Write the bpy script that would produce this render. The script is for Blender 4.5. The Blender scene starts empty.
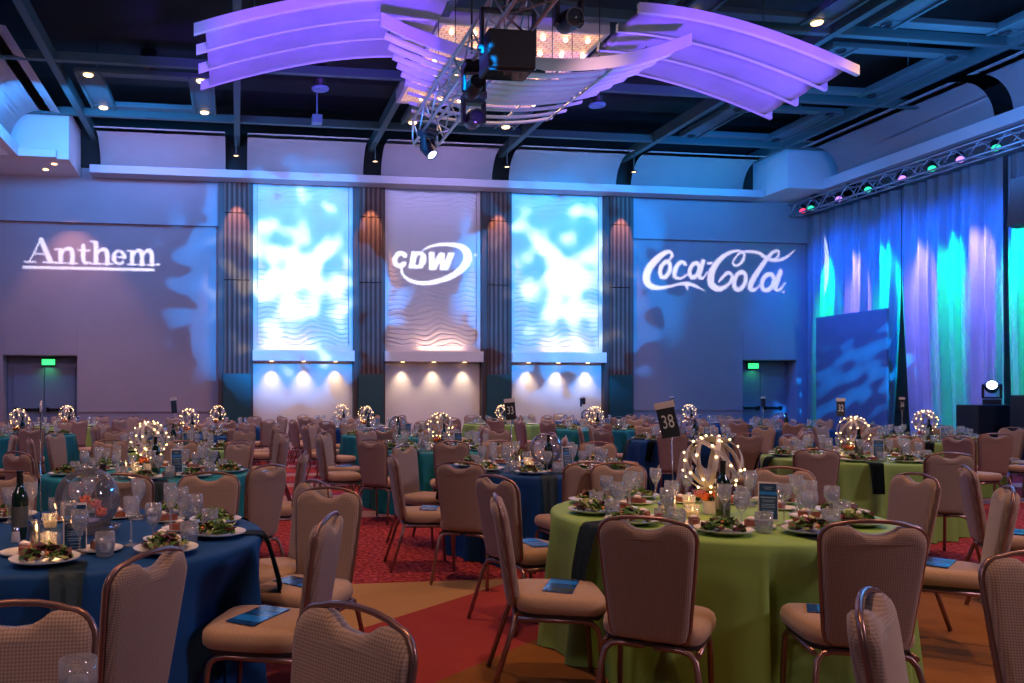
import bpy, bmesh, math, random
from mathutils import Vector, Matrix
R = math.radians; PI = math.pi
S = bpy.context.scene
COL = S.collection
random.seed(7)
# ------------------------------------------------------------------ camera, world, exposure
YAW = math.atan(.14); CH = 1.42; FPX = 800.0
cam = bpy.data.cameras.new('camera'); camo = bpy.data.objects.new('camera', cam); COL.objects.link(camo)
camo.location = (0, 0, CH); camo.rotation_euler = (PI/2, 0, -YAW)
cam.sensor_width = 36; cam.lens = 36*FPX/1024
cam.shift_x = (512-349)/1024; cam.shift_y = (395-341.5)/1024
cam.clip_end = 200; S.camera = camo
S.view_settings.view_transform = 'Standard'; S.view_settings.look = 'None'
S.view_settings.exposure = 0.0; S.view_settings.gamma = 1; S.view_settings.use_curve_mapping = False
S.cycles.use_denoising = True
S.cycles.max_bounces = 8; S.cycles.transmission_bounces = 6; S.cycles.transparent_max_bounces = 12
S.cycles.caustics_reflective = False; S.cycles.caustics_refractive = False
S.cycles.sample_clamp_indirect = 3; S.cycles.sample_clamp_direct = 0
W = bpy.data.worlds.new('dim_hall'); S.world = W; W.use_nodes = True
W.node_tree.nodes['Background'].inputs[0].default_value = (.16, .32, .46, 1)
W.node_tree.nodes['Background'].inputs[1].default_value = .045

def aim(o, tgt):
    o.rotation_euler = (Vector(tgt)-o.location).to_track_quat('-Z', 'Y').to_euler()
def spot(name, loc, tgt, power, colr, angle=60, blend=.6, radius=.05):
    l = bpy.data.lights.new(name, 'SPOT'); l.energy = power; l.color = colr
    l.spot_size = R(angle); l.spot_blend = blend; l.shadow_soft_size = radius
    o = bpy.data.objects.new(name, l); COL.objects.link(o); o.location = loc; aim(o, tgt); return o
def area(name, loc, tgt, power, colr, sx, sy):
    l = bpy.data.lights.new(name, 'AREA'); l.energy = power; l.color = colr; l.shape = 'RECTANGLE'; l.size = sx; l.size_y = sy
    o = bpy.data.objects.new(name, l); COL.objects.link(o); o.location = loc; aim(o, tgt); return o
WARM = (1, .62, .36); BLUE = (.10, .32, 1); VIOLET = (.36, .16, 1); GREEN = (.0, 1, .20); LILAC = (.42, .26, 1); CYAN = (.06, .5, 1)
# house lights: warm downlights hung above the tables
for x in (-3.0, 1.2, 5.2, 9.3):
    for y in (2.2, 6.2, 10.2, 14.2, 17.6):
        spot('downlight_beam', (x, y, 7.5), (x, y+.2, 0), 620, (1, .52, .27), 70, .9, .15)
# stage wash from behind the viewer, violet, and the blue wash from the curtain side
area('violet_wash_right', (9.5, -2.0, 5.4), (2.5, 6, .6), 330, (.74, .56, .74), 1.2, .8)
area('violet_wash_left', (-4.5, -2.5, 5.4), (2.0, 7, .6), 90, (.80, .58, .66), 1.2, .8)
area('curtain_side_wash', (14.4, 11.5, 5.8), (4.0, 9.0, .6), 320, (.06, .36, .92), 5, 1.0)
area('left_side_wash', (-5.8, 9.0, 6.0), (1.0, 10.0, .6), 110, (.16, .34, .90), 6, .8)
# back wall wash: blue from the ceiling, dusk pink lower down
area('wall_blue_wash_left', (-3.2, 16.4, 7.0), (-3.2, 20.4, 6.1), 300, (.02, .27, .88), 4.5, .4)
area('wall_blue_wash_right', (11.4, 16.4, 6.6), (11.5, 20.4, 4.4), 170, (.0, .24, 1), 2.0, .4)
area('wall_centre_wash', (5.0, 15.2, 5.2), (5.0, 20.4, 4.6), 22, (.12, .30, 1), 5, .4)
area('wall_dusk_wash', (-3.5, 13.8, 5.0), (-3.5, 20.4, 2.0), 85, (.90, .44, .58), 4.5, .4)
# violet beams on the ceiling ribbons
spot('ribbon_beam', (1.3, 8.0, 2.6), (1.2, 12.0, 6.7), 4300, (.17, .055, 1), 44, .5, .2)
spot('ribbon_beam', (7.4, 8.0, 2.6), (7.5, 12.0, 6.7), 4300, (.17, .055, 1), 44, .5, .2)
spot('ribbon_beam', (3.2, 8.6, 3.0), (2.7, 12.0, 6.4), 600, (.22, .08, 1), 34, .6, .2)
spot('ribbon_beam', (5.2, 8.6, 3.0), (5.6, 12.2, 6.4), 600, (.24, .12, 1), 34, .6, .2)
# ceiling wash, cold
area('ceiling_wash', (6.5, 11.5, 5.2), (6.5, 12.5, 8.5), 50, (.02, .48, .62), 12, 3)
area('cove_wash_right', (11.0, 11.0, 5.6), (15.0, 13.0, 7.2), 380, (.04, .26, .95), 6, .4)
area('cove_wash_left', (-1.5, 9.5, 5.4), (-4.8, 13.5, 7.2), 60, (.12, .26, .95), 4, .4)

# ------------------------------------------------------------------ materials
def nodes(m): return m.node_tree.nodes, m.node_tree.links
def mat(name, colr, rough=.6, metal=0, var=.0, vscale=8, bump=0, bscale=60, spec=.5, sheen=0):
    m = bpy.data.materials.new(name); m.use_nodes = True; N, L = nodes(m); b = N['Principled BSDF']
    b.inputs['Base Color'].default_value = (*colr, 1); b.inputs['Roughness'].default_value = rough; b.inputs['Metallic'].default_value = metal
    b.inputs['Specular IOR Level'].default_value = spec
    if sheen: b.inputs['Sheen Weight'].default_value = sheen
    tc = N.new('ShaderNodeTexCoord')
    if var:
        n = N.new('ShaderNodeTexNoise'); n.inputs['Scale'].default_value = vscale; n.inputs['Detail'].default_value = 4
        L.new(tc.outputs['Object'], n.inputs['Vector'])
        r = N.new('ShaderNodeValToRGB'); r.color_ramp.elements[0].position = .3; r.color_ramp.elements[1].position = .7
        r.color_ramp.elements[0].color = (*[c*(1-var) for c in colr], 1); r.color_ramp.elements[1].color = (*[min(1, c*(1+var)) for c in colr], 1)
        L.new(n.outputs['Fac'], r.inputs['Fac']); L.new(r.outputs['Color'], b.inputs['Base Color'])
    if bump:
        n2 = N.new('ShaderNodeTexNoise'); n2.inputs['Scale'].default_value = bscale; L.new(tc.outputs['Object'], n2.inputs['Vector'])
        bp = N.new('ShaderNodeBump'); bp.inputs['Strength'].default_value = bump; bp.inputs['Distance'].default_value = .01
        L.new(n2.outputs['Fac'], bp.inputs['Height']); L.new(bp.outputs['Normal'], b.inputs['Normal'])
    return m
def emit(name, colr, st):
    m = bpy.data.materials.new(name); m.use_nodes = True; N, L = nodes(m); b = N['Principled BSDF']
    b.inputs['Base Color'].default_value = (*colr, 1); b.inputs['Emission Color'].default_value = (*colr, 1); b.inputs['Emission Strength'].default_value = st
    m.cycles.emission_sampling = 'NONE'
    return m
def glass(name, tint=(1, 1, 1), rough=0.0, bright_mix=.15):
    m = bpy.data.materials.new(name); m.use_nodes = True; N, L = nodes(m); N.remove(N['Principled BSDF'])
    out = N['Material Output']; g = N.new('ShaderNodeBsdfGlossy'); g.inputs['Roughness'].default_value = .04+rough
    t = N.new('ShaderNodeBsdfTransparent'); t.inputs['Color'].default_value = (*tint, 1)
    lw = N.new('ShaderNodeLayerWeight'); lw.inputs['Blend'].default_value = .22
    mr = N.new('ShaderNodeMapRange'); mr.inputs['To Min'].default_value = .05; mr.inputs['To Max'].default_value = .85
    mx = N.new('ShaderNodeMixShader'); L.new(lw.outputs['Fresnel'], mr.inputs['Value']); L.new(mr.outputs[0], mx.inputs['Fac'])
    L.new(t.outputs[0], mx.inputs[1]); L.new(g.outputs[0], mx.inputs[2])
    df = N.new('ShaderNodeBsdfTranslucent'); df.inputs['Color'].default_value = (.9, .9, .95, 1); d2 = N.new('ShaderNodeBsdfDiffuse'); d2.inputs['Color'].default_value = (.9, .9, .95, 1)
    dm = N.new('ShaderNodeMixShader'); L.new(df.outputs[0], dm.inputs[1]); L.new(d2.outputs[0], dm.inputs[2])
    m2 = N.new('ShaderNodeMixShader'); m2.inputs['Fac'].default_value = bright_mix; L.new(mx.outputs[0], m2.inputs[1]); L.new(dm.outputs[0], m2.inputs[2]); L.new(m2.outputs[0], out.inputs['Surface'])  # share of diffuse white: brightness put into the glass colour, the glass itself is clear
    return m
def fabric():
    m = mat('chair_fabric', (.36, .25, .20), .75, var=0, sheen=.3); N, L = nodes(m); b = N['Principled BSDF']
    tc = N.new('ShaderNodeTexCoord'); mp = N.new('ShaderNodeMapping'); mp.inputs['Rotation'].default_value = (0, R(45), 0)
    L.new(tc.outputs['Object'], mp.inputs['Vector'])
    ck = N.new('ShaderNodeTexChecker'); ck.inputs['Scale'].default_value = 170
    ck.inputs['Color1'].default_value = (.36, .24, .185, 1); ck.inputs['Color2'].default_value = (.22, .14, .11, 1)
    mp2 = N.new('ShaderNodeMapping'); mp2.inputs['Scale'].default_value = (1, 0, 1); L.new(mp.outputs[0], mp2.inputs['Vector'])
    L.new(mp2.outputs[0], ck.inputs['Vector']); L.new(ck.outputs['Color'], b.inputs['Base Color'])
    bp = N.new('ShaderNodeBump'); bp.inputs['Strength'].default_value = .35; bp.inputs['Distance'].default_value = .003
    L.new(ck.outputs['Fac'], bp.inputs['Height']); L.new(bp.outputs['Normal'], b.inputs['Normal'])
    return m
M = {}
M['fabric'] = fabric()
M['seat_fabric'] = mat('seat_fabric', (.38, .23, .14), .75, var=.12, vscale=120, sheen=.3)
M['frame'] = mat('bronze_tube', (.30, .17, .15), .32, .75)
M['pan'] = mat('seat_underside', (.03, .025, .025), .7)
M['green'] = mat('lime_cloth', (.24, .40, .08), .62, var=.06, vscale=3, bump=.08, bscale=300)
M['navy'] = mat('navy_cloth', (.005, .055, .19), .62, var=.08, vscale=3, bump=.08, bscale=300, spec=.2)
M['teal'] = mat('teal_cloth', (.01, .19, .22), .58, var=.08, vscale=3, bump=.08, bscale=300, spec=.2)
M['napkin'] = mat('napkin_cloth', (.006, .025, .035), .7, var=.1, vscale=20)
M['china'] = mat('white_china', (.78, .76, .74), .18, var=.02)
M['leafA'] = mat('salad_leaf', (.07, .17, .03), .5, var=.5, vscale=30)
M['leafB'] = mat('pale_leaf', (.38, .42, .14), .5, var=.3, vscale=30)
M['leafC'] = mat('red_leaf', (.12, .025, .04), .5, var=.4, vscale=30)
M['carrot'] = mat('orange_veg', (.75, .25, .07), .45, var=.1)
M['cheese'] = mat('white_cheese', (.8, .74, .66), .6)
M['cake'] = mat('brown_cake', (.20, .055, .03), .6, var=.3, vscale=40)
M['cream'] = mat('whipped_cream', (.85, .74, .7), .55)
M['glass'] = glass('clear_glass')
M['bowl'] = glass('clear_bowl', (.97, .97, 1), 0, .05)
M['water'] = glass('water_blue', (.78, .88, 1))
M['bottle'] = mat('bottle_green', (.006, .02, .012), .08, spec=.8)
M['label'] = mat('bottle_label', (.08, .085, .08), .6)
M['foil'] = mat('bottle_foil', (.02, .02, .022), .3, .3)
M['steel'] = mat('brushed_steel', (.62, .60, .62), .25, 1)
M['card_black'] = mat('black_card', (.012, .016, .024), .5)
M['card_white'] = mat('white_card', (.75, .66, .66), .6)
M['print'] = mat('white_print', (.75, .78, .78), .6)
M['menu_blue'] = mat('menu_navy', (.01, .05, .12), .35)
M['menu_band'] = mat('menu_band_blue', (.02, .22, .62), .35)
M['menu_text'] = mat('menu_text_grey', (.30, .42, .56), .5)
M['wood_hoop'] = mat('whitewashed_hoop', (.55, .50, .50), .5, var=.2, vscale=20)
M['bulb'] = emit('fairy_bulb', (1, .62, .24), 9)
M['wire'] = mat('light_wire', (.3, .25, .2), .4, .6)
M['rose'] = mat('orange_rose', (.85, .17, .05), .6, var=.3, vscale=40)
M['rose_pink'] = mat('pink_rose', (.8, .25, .25), .6, var=.2, vscale=40)
M['stem'] = mat('green_stem', (.05, .12, .03), .6, var=.3)
M['wax'] = emit('candle_wax', (1, .52, .16), 1.0)
M['flame'] = emit('candle_flame', (1, .75, .35), 9)
M['book_blue'] = mat('booklet_cover', (.008, .06, .26), .2, var=.6, vscale=9)
M['book_band'] = mat('booklet_band', (.015, .20, .85), .2, var=.4, vscale=14)
M['book_dark'] = mat('booklet_dark', (.02, .03, .06), .25)
M['black'] = mat('black_equipment', (.012, .012, .015), .45)
M['truss'] = mat('truss_aluminium', (.55, .55, .62), .35, .6)
M['beam'] = mat('ceiling_beam_grey', (.05, .10, .10), .6)
M['ceil'] = mat('black_ceiling', (.006, .010, .010), .9, var=.3, vscale=1.5)
M['fixture_frame'] = mat('fixture_frame', (.05, .085, .09), .55)
M['white_panel'] = mat('cove_white', (.62, .58, .60), .6, var=.03, vscale=2)
M['ribbon'] = mat('ribbon_white', (.66, .62, .68), .45, var=.12, vscale=1.2)
M['wall'] = mat('wall_grey', (.27, .225, .25), .75, var=.04, vscale=1.5)
M['wall_up'] = mat('wall_upper_grey', (.25, .25, .29), .75, var=.04, vscale=1.5)
M['wall_side'] = mat('side_wall', (.20, .17, .19), .8, var=.05, vscale=1)
M['alcove'] = mat('alcove_cream', (.62, .56, .54), .7, var=.03, vscale=2)
M['door'] = mat('door_grey', (.15, .17, .24), .6, var=.05, vscale=2)
M['dark_metal'] = mat('dark_metal', (.03, .03, .035), .35, .8)
M['col_base'] = mat('column_base_teal', (.008, .05, .055), .4)
M['exit'] = emit('exit_green', (.05, 1, .25), 1.6)
M['exit_body'] = mat('exit_body', (.02, .16, .07), .5)
M['warm_lamp'] = emit('warm_lamp', (1, .60, .26), 5)
M['blue_grille'] = mat('blue_grille', (.20, .36, .55), .4)
M['lens'] = mat('lens_glass', (.03, .04, .06), .05, spec=1)
M['lens_white'] = emit('lens_white_blue', (.45, .62, 1), 9)
M['lens_violet'] = emit('lens_violet', (.75, .3, 1), 1.3)
M['lens_green'] = emit('lens_green', (.05, 1, .4), .9)
M['lens_red'] = emit('lens_red', (1, .04, .10), 2)
M['drape'] = mat('drape_cloth', (.36, .37, .40), .65, var=.05, vscale=3)
M['scenic'] = mat('scenic_panel', (.10, .11, .13), .7, var=.1, vscale=3)
M['tumbler_liquid'] = mat('red_drink', (.45, .02, .03), .2)

def wood_column():
    m = mat('fluted_wood', (.16, .09, .07), .8, spec=.1); N, L = nodes(m); b = N['Principled BSDF']
    tc = N.new('ShaderNodeTexCoord'); w = N.new('ShaderNodeTexWave'); w.wave_type = 'BANDS'; w.bands_direction = 'X'
    w.inputs['Scale'].default_value = 2.6; w.inputs['Distortion'].default_value = .4; w.inputs['Detail'].default_value = 2
    L.new(tc.outputs['Object'], w.inputs['Vector'])
    r = N.new('ShaderNodeValToRGB'); r.color_ramp.elements[0].color = (.05, .03, .028, 1); r.color_ramp.elements[1].color = (.15, .095, .08, 1)
    L.new(w.outputs['Fac'], r.inputs['Fac']); L.new(r.outputs['Color'], b.inputs['Base Color'])
    bp = N.new('ShaderNodeBump'); bp.inputs['Strength'].default_value = .6; bp.inputs['Distance'].default_value = .03
    L.new(w.outputs['Fac'], bp.inputs['Height']); L.new(bp.outputs['Normal'], b.inputs['Normal'])
    return m
M['column'] = wood_column()

def carpet():
    m = mat('carpet', (.3, .03, .05), .95, spec=.1); N, L = nodes(m); b = N['Principled BSDF']
    g = N.new('ShaderNodeNewGeometry'); sp = N.new('ShaderNodeSeparateXYZ'); L.new(g.outputs['Position'], sp.inputs[0])
    def mth(op, a, b_):
        n = N.new('ShaderNodeMath'); n.operation = op
        for i, v in enumerate((a, b_)):
            if hasattr(v, 'links'): L.new(v, n.inputs[i])
            else: n.inputs[i].default_value = v
        return n.outputs[0]
    X, Y = sp.outputs[0], sp.outputs[1]
    def mix(f, a, c):
        n = N.new('ShaderNodeMix'); n.data_type = 'RGBA'; L.new(f, n.inputs[0])
        for i, v in ((6, a), (7, c)):
            if hasattr(v, 'links'): L.new(v, n.inputs[i])
            else: n.inputs[i].default_value = (*v, 1)
        return n.outputs[2]
    nz = N.new('ShaderNodeTexNoise'); nz.inputs['Scale'].default_value = 26; nz.inputs['Detail'].default_value = 3; L.new(g.outputs['Position'], nz.inputs['Vector'])
    rp = N.new('ShaderNodeValToRGB'); rp.color_ramp.elements[0].position = .42; rp.color_ramp.elements[1].position = .62
    rp.color_ramp.elements[0].color = (.17, .012, .025, 1); rp.color_ramp.elements[1].color = (.46, .075, .075, 1); L.new(nz.outputs['Fac'], rp.inputs['Fac'])
    nz2 = N.new('ShaderNodeTexNoise'); nz2.inputs['Scale'].default_value = 5; nz2.inputs['Detail'].default_value = 6; L.new(g.outputs['Position'], nz2.inputs['Vector'])
    rb = N.new('ShaderNodeValToRGB'); rb.color_ramp.elements[0].color = (.15, .055, .015, 1); rb.color_ramp.elements[1].color = (.29, .115, .03, 1); L.new(nz2.outputs['Fac'], rb.inputs['Fac'])
    rr = N.new('ShaderNodeValToRGB'); rr.color_ramp.elements[0].color = (.27, .03, .035, 1); rr.color_ramp.elements[1].color = (.34, .055, .05, 1); L.new(nz2.outputs['Fac'], rr.inputs['Fac'])
    # stripes across the aisle further back
    st = mth('FRACT', mth('MULTIPLY', Y, .62), 0.0)
    far = mth('GREATER_THAN', Y, 9.2)
    stripe = mix(mth('GREATER_THAN', st, .68), rp.outputs['Color'], (.34, .20, .24))
    stripe = mix(mth('LESS_THAN', st, .16), stripe, (.22, .03, .10))
    red = mix(far, rp.outputs['Color'], stripe)
    # diagonal bands nearer the front: q = Y - .9 X repeats
    q = mth('FRACT', mth('MULTIPLY', mth('SUBTRACT', Y, mth('MULTIPLY', X, .80)), .19), 0.0)
    near = mix(mth('GREATER_THAN', q, .585), rb.outputs['Color'], rr.outputs['Color'])
    near = mix(mth('GREATER_THAN', q, .80), near, (.42, .24, .11))
    out = mix(mth('LESS_THAN', Y, 5.95), red, near)
    L.new(out, b.inputs['Base Color'])
    bp = N.new('ShaderNodeBump'); bp.inputs['Strength'].default_value = .4; bp.inputs['Distance'].default_value = .006
    n3 = N.new('ShaderNodeTexNoise'); n3.inputs['Scale'].default_value = 260; L.new(g.outputs['Position'], n3.inputs['Vector'])
    L.new(n3.outputs['Fac'], bp.inputs['Height']); L.new(bp.outputs['Normal'], b.inputs['Normal'])
    return m
M['carpet'] = carpet()

# ------------------------------------------------------------------ mesh helpers
def mesh(name, bm, m, smooth=False):
    me = bpy.data.meshes.new(name); bmesh.ops.recalc_face_normals(bm, faces=bm.faces[:]); bm.to_mesh(me); bm.free()
    for mm in (m if isinstance(m, (list, tuple)) else [m]): me.materials.append(mm)
    if smooth:
        me.polygons.foreach_set('use_smooth', [True]*len(me.polygons)); me.set_sharp_from_angle(angle=R(42))
    return me
def ob(name, me, parent=None, loc=(0, 0, 0), rz=0.0, **kw):
    o = bpy.data.objects.new(name, me); COL.objects.link(o); o.location = loc
    if rz: o.rotation_euler = (0, 0, rz)
    if parent: o.parent = parent
    for k, v in kw.items(): o[k] = v
    return o
def root(name, loc, rz, label, category, group=None):
    o = ob(name, None, None, loc, rz, label=label, category=category)
    if group: o['group'] = group
    o.empty_display_size = .05
    return o
def thing(name, me, loc, rz, label, category, group=None, parent=None):
    o = ob(name, me, None, loc, rz, label=label, category=category)
    if group: o['group'] = group
    return o
def box(bm, x0, x1, y0, y1, z0, z1, bev=0, mi=0, mtx=None):
    n0 = len(bm.verts)
    v = [bm.verts.new((x, y, z)) for z in (z0, z1) for y in (y0, y1) for x in (x0, x1)]
    fs = [bm.faces.new([v[i] for i in q]) for q in ((0, 2, 3, 1), (4, 5, 7, 6), (0, 1, 5, 4), (2, 6, 7, 3), (0, 4, 6, 2), (1, 3, 7, 5))]
    for f in fs: f.material_index = mi
    if mtx is not None: bmesh.ops.transform(bm, matrix=mtx, verts=v)
    if bev:
        es = list({e for f in fs for e in f.edges})
        r = bmesh.ops.bevel(bm, geom=es, offset=bev, segments=2, affect='EDGES', profile=.5)
        for f in r['faces']: f.material_index = mi
def tube(bm, pts, r, seg=8, mi=0, closed=False, caps=True, sq=None):
    """a tube of radius r (a number or one per point) along pts; sq=(a,b): flat section"""
    pts = [Vector(p) for p in pts]; n = len(pts); rings = []; up = None
    for i, p in enumerate(pts):
        a = pts[i-1] if (i > 0 or closed) else p; c = pts[(i+1) % n] if (i < n-1 or closed) else p
        t = (c-a).normalized()
        if up is None:
            up = Vector((0, 0, 1)) if abs(t.z) < .9 else Vector((1, 0, 0))
        s = t.cross(up)
        if s.length < 1e-5: s = t.cross(Vector((0, 1, 0)))
        s.normalize(); u = s.cross(t).normalized(); up = u
        rr = r[i] if isinstance(r, (list, tuple)) else r
        rings.append([bm.verts.new(p + s*math.cos(2*PI*k/seg+PI/seg)*rr + u*math.sin(2*PI*k/seg+PI/seg)*rr) for k in range(seg)])
    m = n if closed else n-1
    for i in range(m):
        A, B = rings[i], rings[(i+1) % n]
        for k in range(seg):
            f = bm.faces.new((A[k], A[(k+1) % seg], B[(k+1) % seg], B[k])); f.material_index = mi; f.smooth = True
    if caps and not closed:
        for q in (rings[0][::-1], rings[-1]):
            f = bm.faces.new(q); f.material_index = mi
def lathe(bm, prof, seg=24, mi=0, c=(0, 0, 0)):
    """revolve (r,z) points about the z axis; r=0 ends close"""
    rings = []
    for r, z in prof:
        if r <= 1e-6: rings.append([bm.verts.new((c[0], c[1], c[2]+z))])
        else: rings.append([bm.verts.new((c[0]+r*math.cos(2*PI*k/seg), c[1]+r*math.sin(2*PI*k/seg), c[2]+z)) for k in range(seg)])
    for A, B in zip(rings, rings[1:]):
        for k in range(seg):
            k2 = (k+1) % seg
            if len(A) == 1 and len(B) == 1: continue
            q = (A[0], B[k], B[k2]) if len(A) == 1 else (A[k], A[k2], B[0]) if len(B) == 1 else (A[k], A[k2], B[k2], B[k])
            f = bm.faces.new(q); f.material_index = mi; f.smooth = True
def ball(bm, c, r, mi=0, u=8, v=6, sc=(1, 1, 1)):
    res = bmesh.ops.create_uvsphere(bm, u_segments=u, v_segments=v, radius=r, matrix=Matrix.Translation(c) @ Matrix.Diagonal((*sc, 1)))
    for f in {f for vv in res['verts'] for f in vv.link_faces}: f.material_index = mi; f.smooth = True
def loft(bm, rings, mi=0, cap0=True, cap1=True, smooth=True):
    V = [[bm.verts.new(p) for p in r] for r in rings]; n = len(V[0])
    for A, B in zip(V, V[1:]):
        for k in range(n):
            f = bm.faces.new((A[k], A[(k+1) % n], B[(k+1) % n], B[k])); f.material_index = mi; f.smooth = smooth
    if cap0: bm.faces.new(V[0][::-1]).material_index = mi
    if cap1: bm.faces.new(V[-1]).material_index = mi
def sheet(bm, rows, th=.0, mi=0):
    V = [[bm.verts.new(p) for p in r] for r in rows]
    for A, B in zip(V, V[1:]):
        for k in range(len(A)-1):
            f = bm.faces.new((A[k], A[k+1], B[k+1], B[k])); f.material_index = mi; f.smooth = True
    if th: bmesh.ops.solidify(bm, geom=bm.faces[:], thickness=th)
def new(): return bmesh.new()
def arc(c, r, a0, a1, n):
    return [(c[0]+r*math.cos(R(a0+(a1-a0)*i/n)), c[1]+r*math.sin(R(a0+(a1-a0)*i/n))) for i in range(n+1)]
def text_mesh(name, s, size, m, sx=1.0, depth=.0008):
    c = bpy.data.curves.new(name, 'FONT'); c.body = s; c.size = size; c.align_x = 'CENTER'; c.align_y = 'CENTER'; c.extrude = depth; c.resolution_u = 3
    o = bpy.data.objects.new(name, c); COL.objects.link(o); dg = bpy.context.evaluated_depsgraph_get()
    me = bpy.data.meshes.new_from_object(o.evaluated_get(dg)); COL.objects.unlink(o); bpy.data.objects.remove(o)
    me.transform(Matrix.Rotation(PI/2, 4, 'X') @ Matrix.Diagonal((sx, 1, 1, 1)))
    me.materials.clear(); me.materials.append(m); return me

# ------------------------------------------------------------------ the setting
WX0, WX1, WY = -6.6, 17.4, 20.4
def structure(name, bm, m, smooth=False):
    return ob(name, mesh(name, bm, m, smooth), kind='structure')
b = new(); box(b, WX0, WX1, -2, WY+.3, -.1, 0); structure('floor', b, M['carpet'])
b = new(); box(b, WX0, WX1, 2, WY+.3, 8.6, 8.7); structure('ceiling', b, M['ceil'])
# back wall with two door recesses
b = new()
DL, DR = (-5.6, -3.87), (13.78, 15.4); DTOP = 2.38
for x0, x1, z0, z1 in ((WX0, DL[0], 0, 5.62), (DL[0], DL[1], DTOP, 5.62), (DL[1], DR[0], 0, 5.62), (DR[0], DR[1], DTOP, 5.62), (DR[1], WX1, 0, 5.62)):
    box(b, x0, x1, 20.3, 20.6, z0, z1)
structure('wall_back', b, M['wall'])
b = new(); box(b, WX0, -.35, 20.18, 20.6, 5.62, 8.6); box(b, 10.42, WX1, 20.18, 20.6, 5.62, 8.6); box(b, -.35, 10.42, 20.28, 20.6, 5.62, 8.6)
structure('wall_back_upper', b, M['wall_up'])
b = new(); box(b, WX0, WX1, 20.1, 20.18, 6.95, 8.6); structure('wall_back_top', b, M['ceil'])
b = new(); box(b, WX0-.2, WX0, 2, WY, 0, 8.6); structure('wall_left', b, M['wall_side'])
b = new(); box(b, WX1, WX1+.2, 2, WY, 0, 8.6); structure('wall_right', b, M['wall_side'])
b = new(); box(b, DL[1], -.5, 20.27, 20.3, 1.0, 1.06); box(b, 10.6, DR[0], 20.27, 20.3, 1.0, 1.06); structure('trim_1', b, M['wall'])
# double doors with panic bars
def doors(name, x0, x1):
    b = new(); box(b, x0, x1, 20.75, 20.8, 0, DTOP+.02); box(b, x0, x1, 20.6, 20.76, DTOP, DTOP+.05); box(b, x0-.03, x0, 20.6, 20.76, 0, DTOP); box(b, x1, x1+.03, 20.6, 20.76, 0, DTOP)
    d = structure(name, b, M['door'])
    w = (x1-x0-.24)/2
    for k in range(2):
        xa = x0+.12+k*w
        b = new(); box(b, xa+.012, xa+w-.012, 20.70, 20.75, .01, 2.1, .006); leaf = ob('door_leaf', mesh('door_leaf', b, M['door']), d)
        b = new(); box(b, xa+.06, xa+w-.06, 20.63, 20.665, 1.02, 1.09, .01); box(b, xa+.06, xa+.13, 20.63, 20.7, 1.0, 1.11); box(b, xa+w-.13, xa+w-.06, 20.63, 20.7, 1.0, 1.11)
        ob('panic_bar', mesh('panic_bar', b, M['dark_metal']), leaf)
    b = new(); box(b, x0, x1, 20.285, 20.3, DTOP+.02, DTOP+.82); box(b, (x0+x1)/2-.006, (x0+x1)/2+.006, 20.28, 20.287, DTOP+.02, DTOP+.82); ob('header_panel', mesh('header_panel', b, M['wall']), d)
doors('door_1', *DL); doors('door_2', *DR)
EXIT_T = text_mesh('exit_letters', 'EXIT', .13, M['print'], .9)
def exit_sign(x, where):
    r = root('exit_sign', (x, 20.66, 2.235), 0, 'green lit EXIT sign over the '+where, 'sign')
    b = new(); box(b, -.17, .17, -.03, .03, -.085, .085, .01); ob('housing', mesh('housing', b, M['exit_body']), r)
    b = new(); box(b, -.155, .155, -.036, -.029, -.07, .07); f = ob('face', mesh('face', b, M['exit']), r)
    ob('lettering', EXIT_T, f, (0, -.039, 0))
    spot('exit_glow', (x, 20.5, 2.2), (x, 20.75, 1.6), 6, (.05, 1, .3), 120, 1, .05)
    b = new(); box(b, -.02, .02, -.02, .04, .085, .15); ob('bracket', mesh('bracket', b, M['exit_body']), r)
exit_sign(-4.62, 'left double doors'); exit_sign(14.33, 'right double doors beside the curtain')

# bays: four fluted columns, three wave panels over alcoves
COLX = [(-.36, .36), (3.02, 3.70), (6.38, 7.05), (9.74, 10.42)]
ordn = ['first', 'second', 'third', 'fourth']
for i, (x0, x1) in enumerate(COLX):
    r = ob('column_%d' % (i+1), None, None, ((x0+x1)/2, 20.0, 0), kind='structure'); hw = (x1-x0)/2
    b = new(); box(b, -hw+.05, hw-.05, 0, .3, 1.95, 4.26); box(b, -hw+.05, hw-.05, 0, .3, 4.28, 5.92); box(b, -hw+.05, hw-.05, 0, .3, 5.94, 6.84); ob('fluted_panel', mesh('fluted_panel', b, M['column']), r)
    b = new(); box(b, -hw+.02, hw-.02, -.02, .3, 0, 1.95, .005); ob('base', mesh('base', b, M['col_base']), r)
    b = new(); box(b, -hw-.10, -hw+.05, .05, .3, 0, 6.84); box(b, hw-.05, hw+.04, .05, .3, 0, 6.84); ob('side_frame', mesh('side_frame', b, mat('column_side', (.05, .035, .035), .6) if i == 0 else bpy.data.materials['column_side']), r)
M['wave'] = mat('wave_plaster', (.66, .64, .68), .6, var=.03, vscale=2)
def relief(w, z0, z1):
    """a plaster sheet with cut wavy grooves, dense at the head and foot and fading out between"""
    b = new(); nx, nz = 56, 420; rows = []
    for j in range(nz+1):
        z = z0+(z1-z0)*j/nz; t = j/nz; row = []
        mk_ = max(0, 1-t/.52)**.6+max(0, (t-.80)/.20)**.8*.8+.05
        for i in range(nx+1):
            x = -w/2+w*i/nx; u = x/w
            ph = z*8.2+.62*math.sin(2*PI*u*1.15+z*1.6)+.34*math.sin(2*PI*u*2.3+z*2.9+1)+.16*math.sin(2*PI*u*4.1-z*2)
            f = ph-math.floor(ph); g = math.exp(-((f-.5)/.085)**2)
            row.append((x, .034*g*min(1, mk_), z))
        rows.append(row)
    sheet(b, rows); n = len(rows)
    box(b, -w/2, w/2, .036, .09, z0, z1)
    return b
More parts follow.
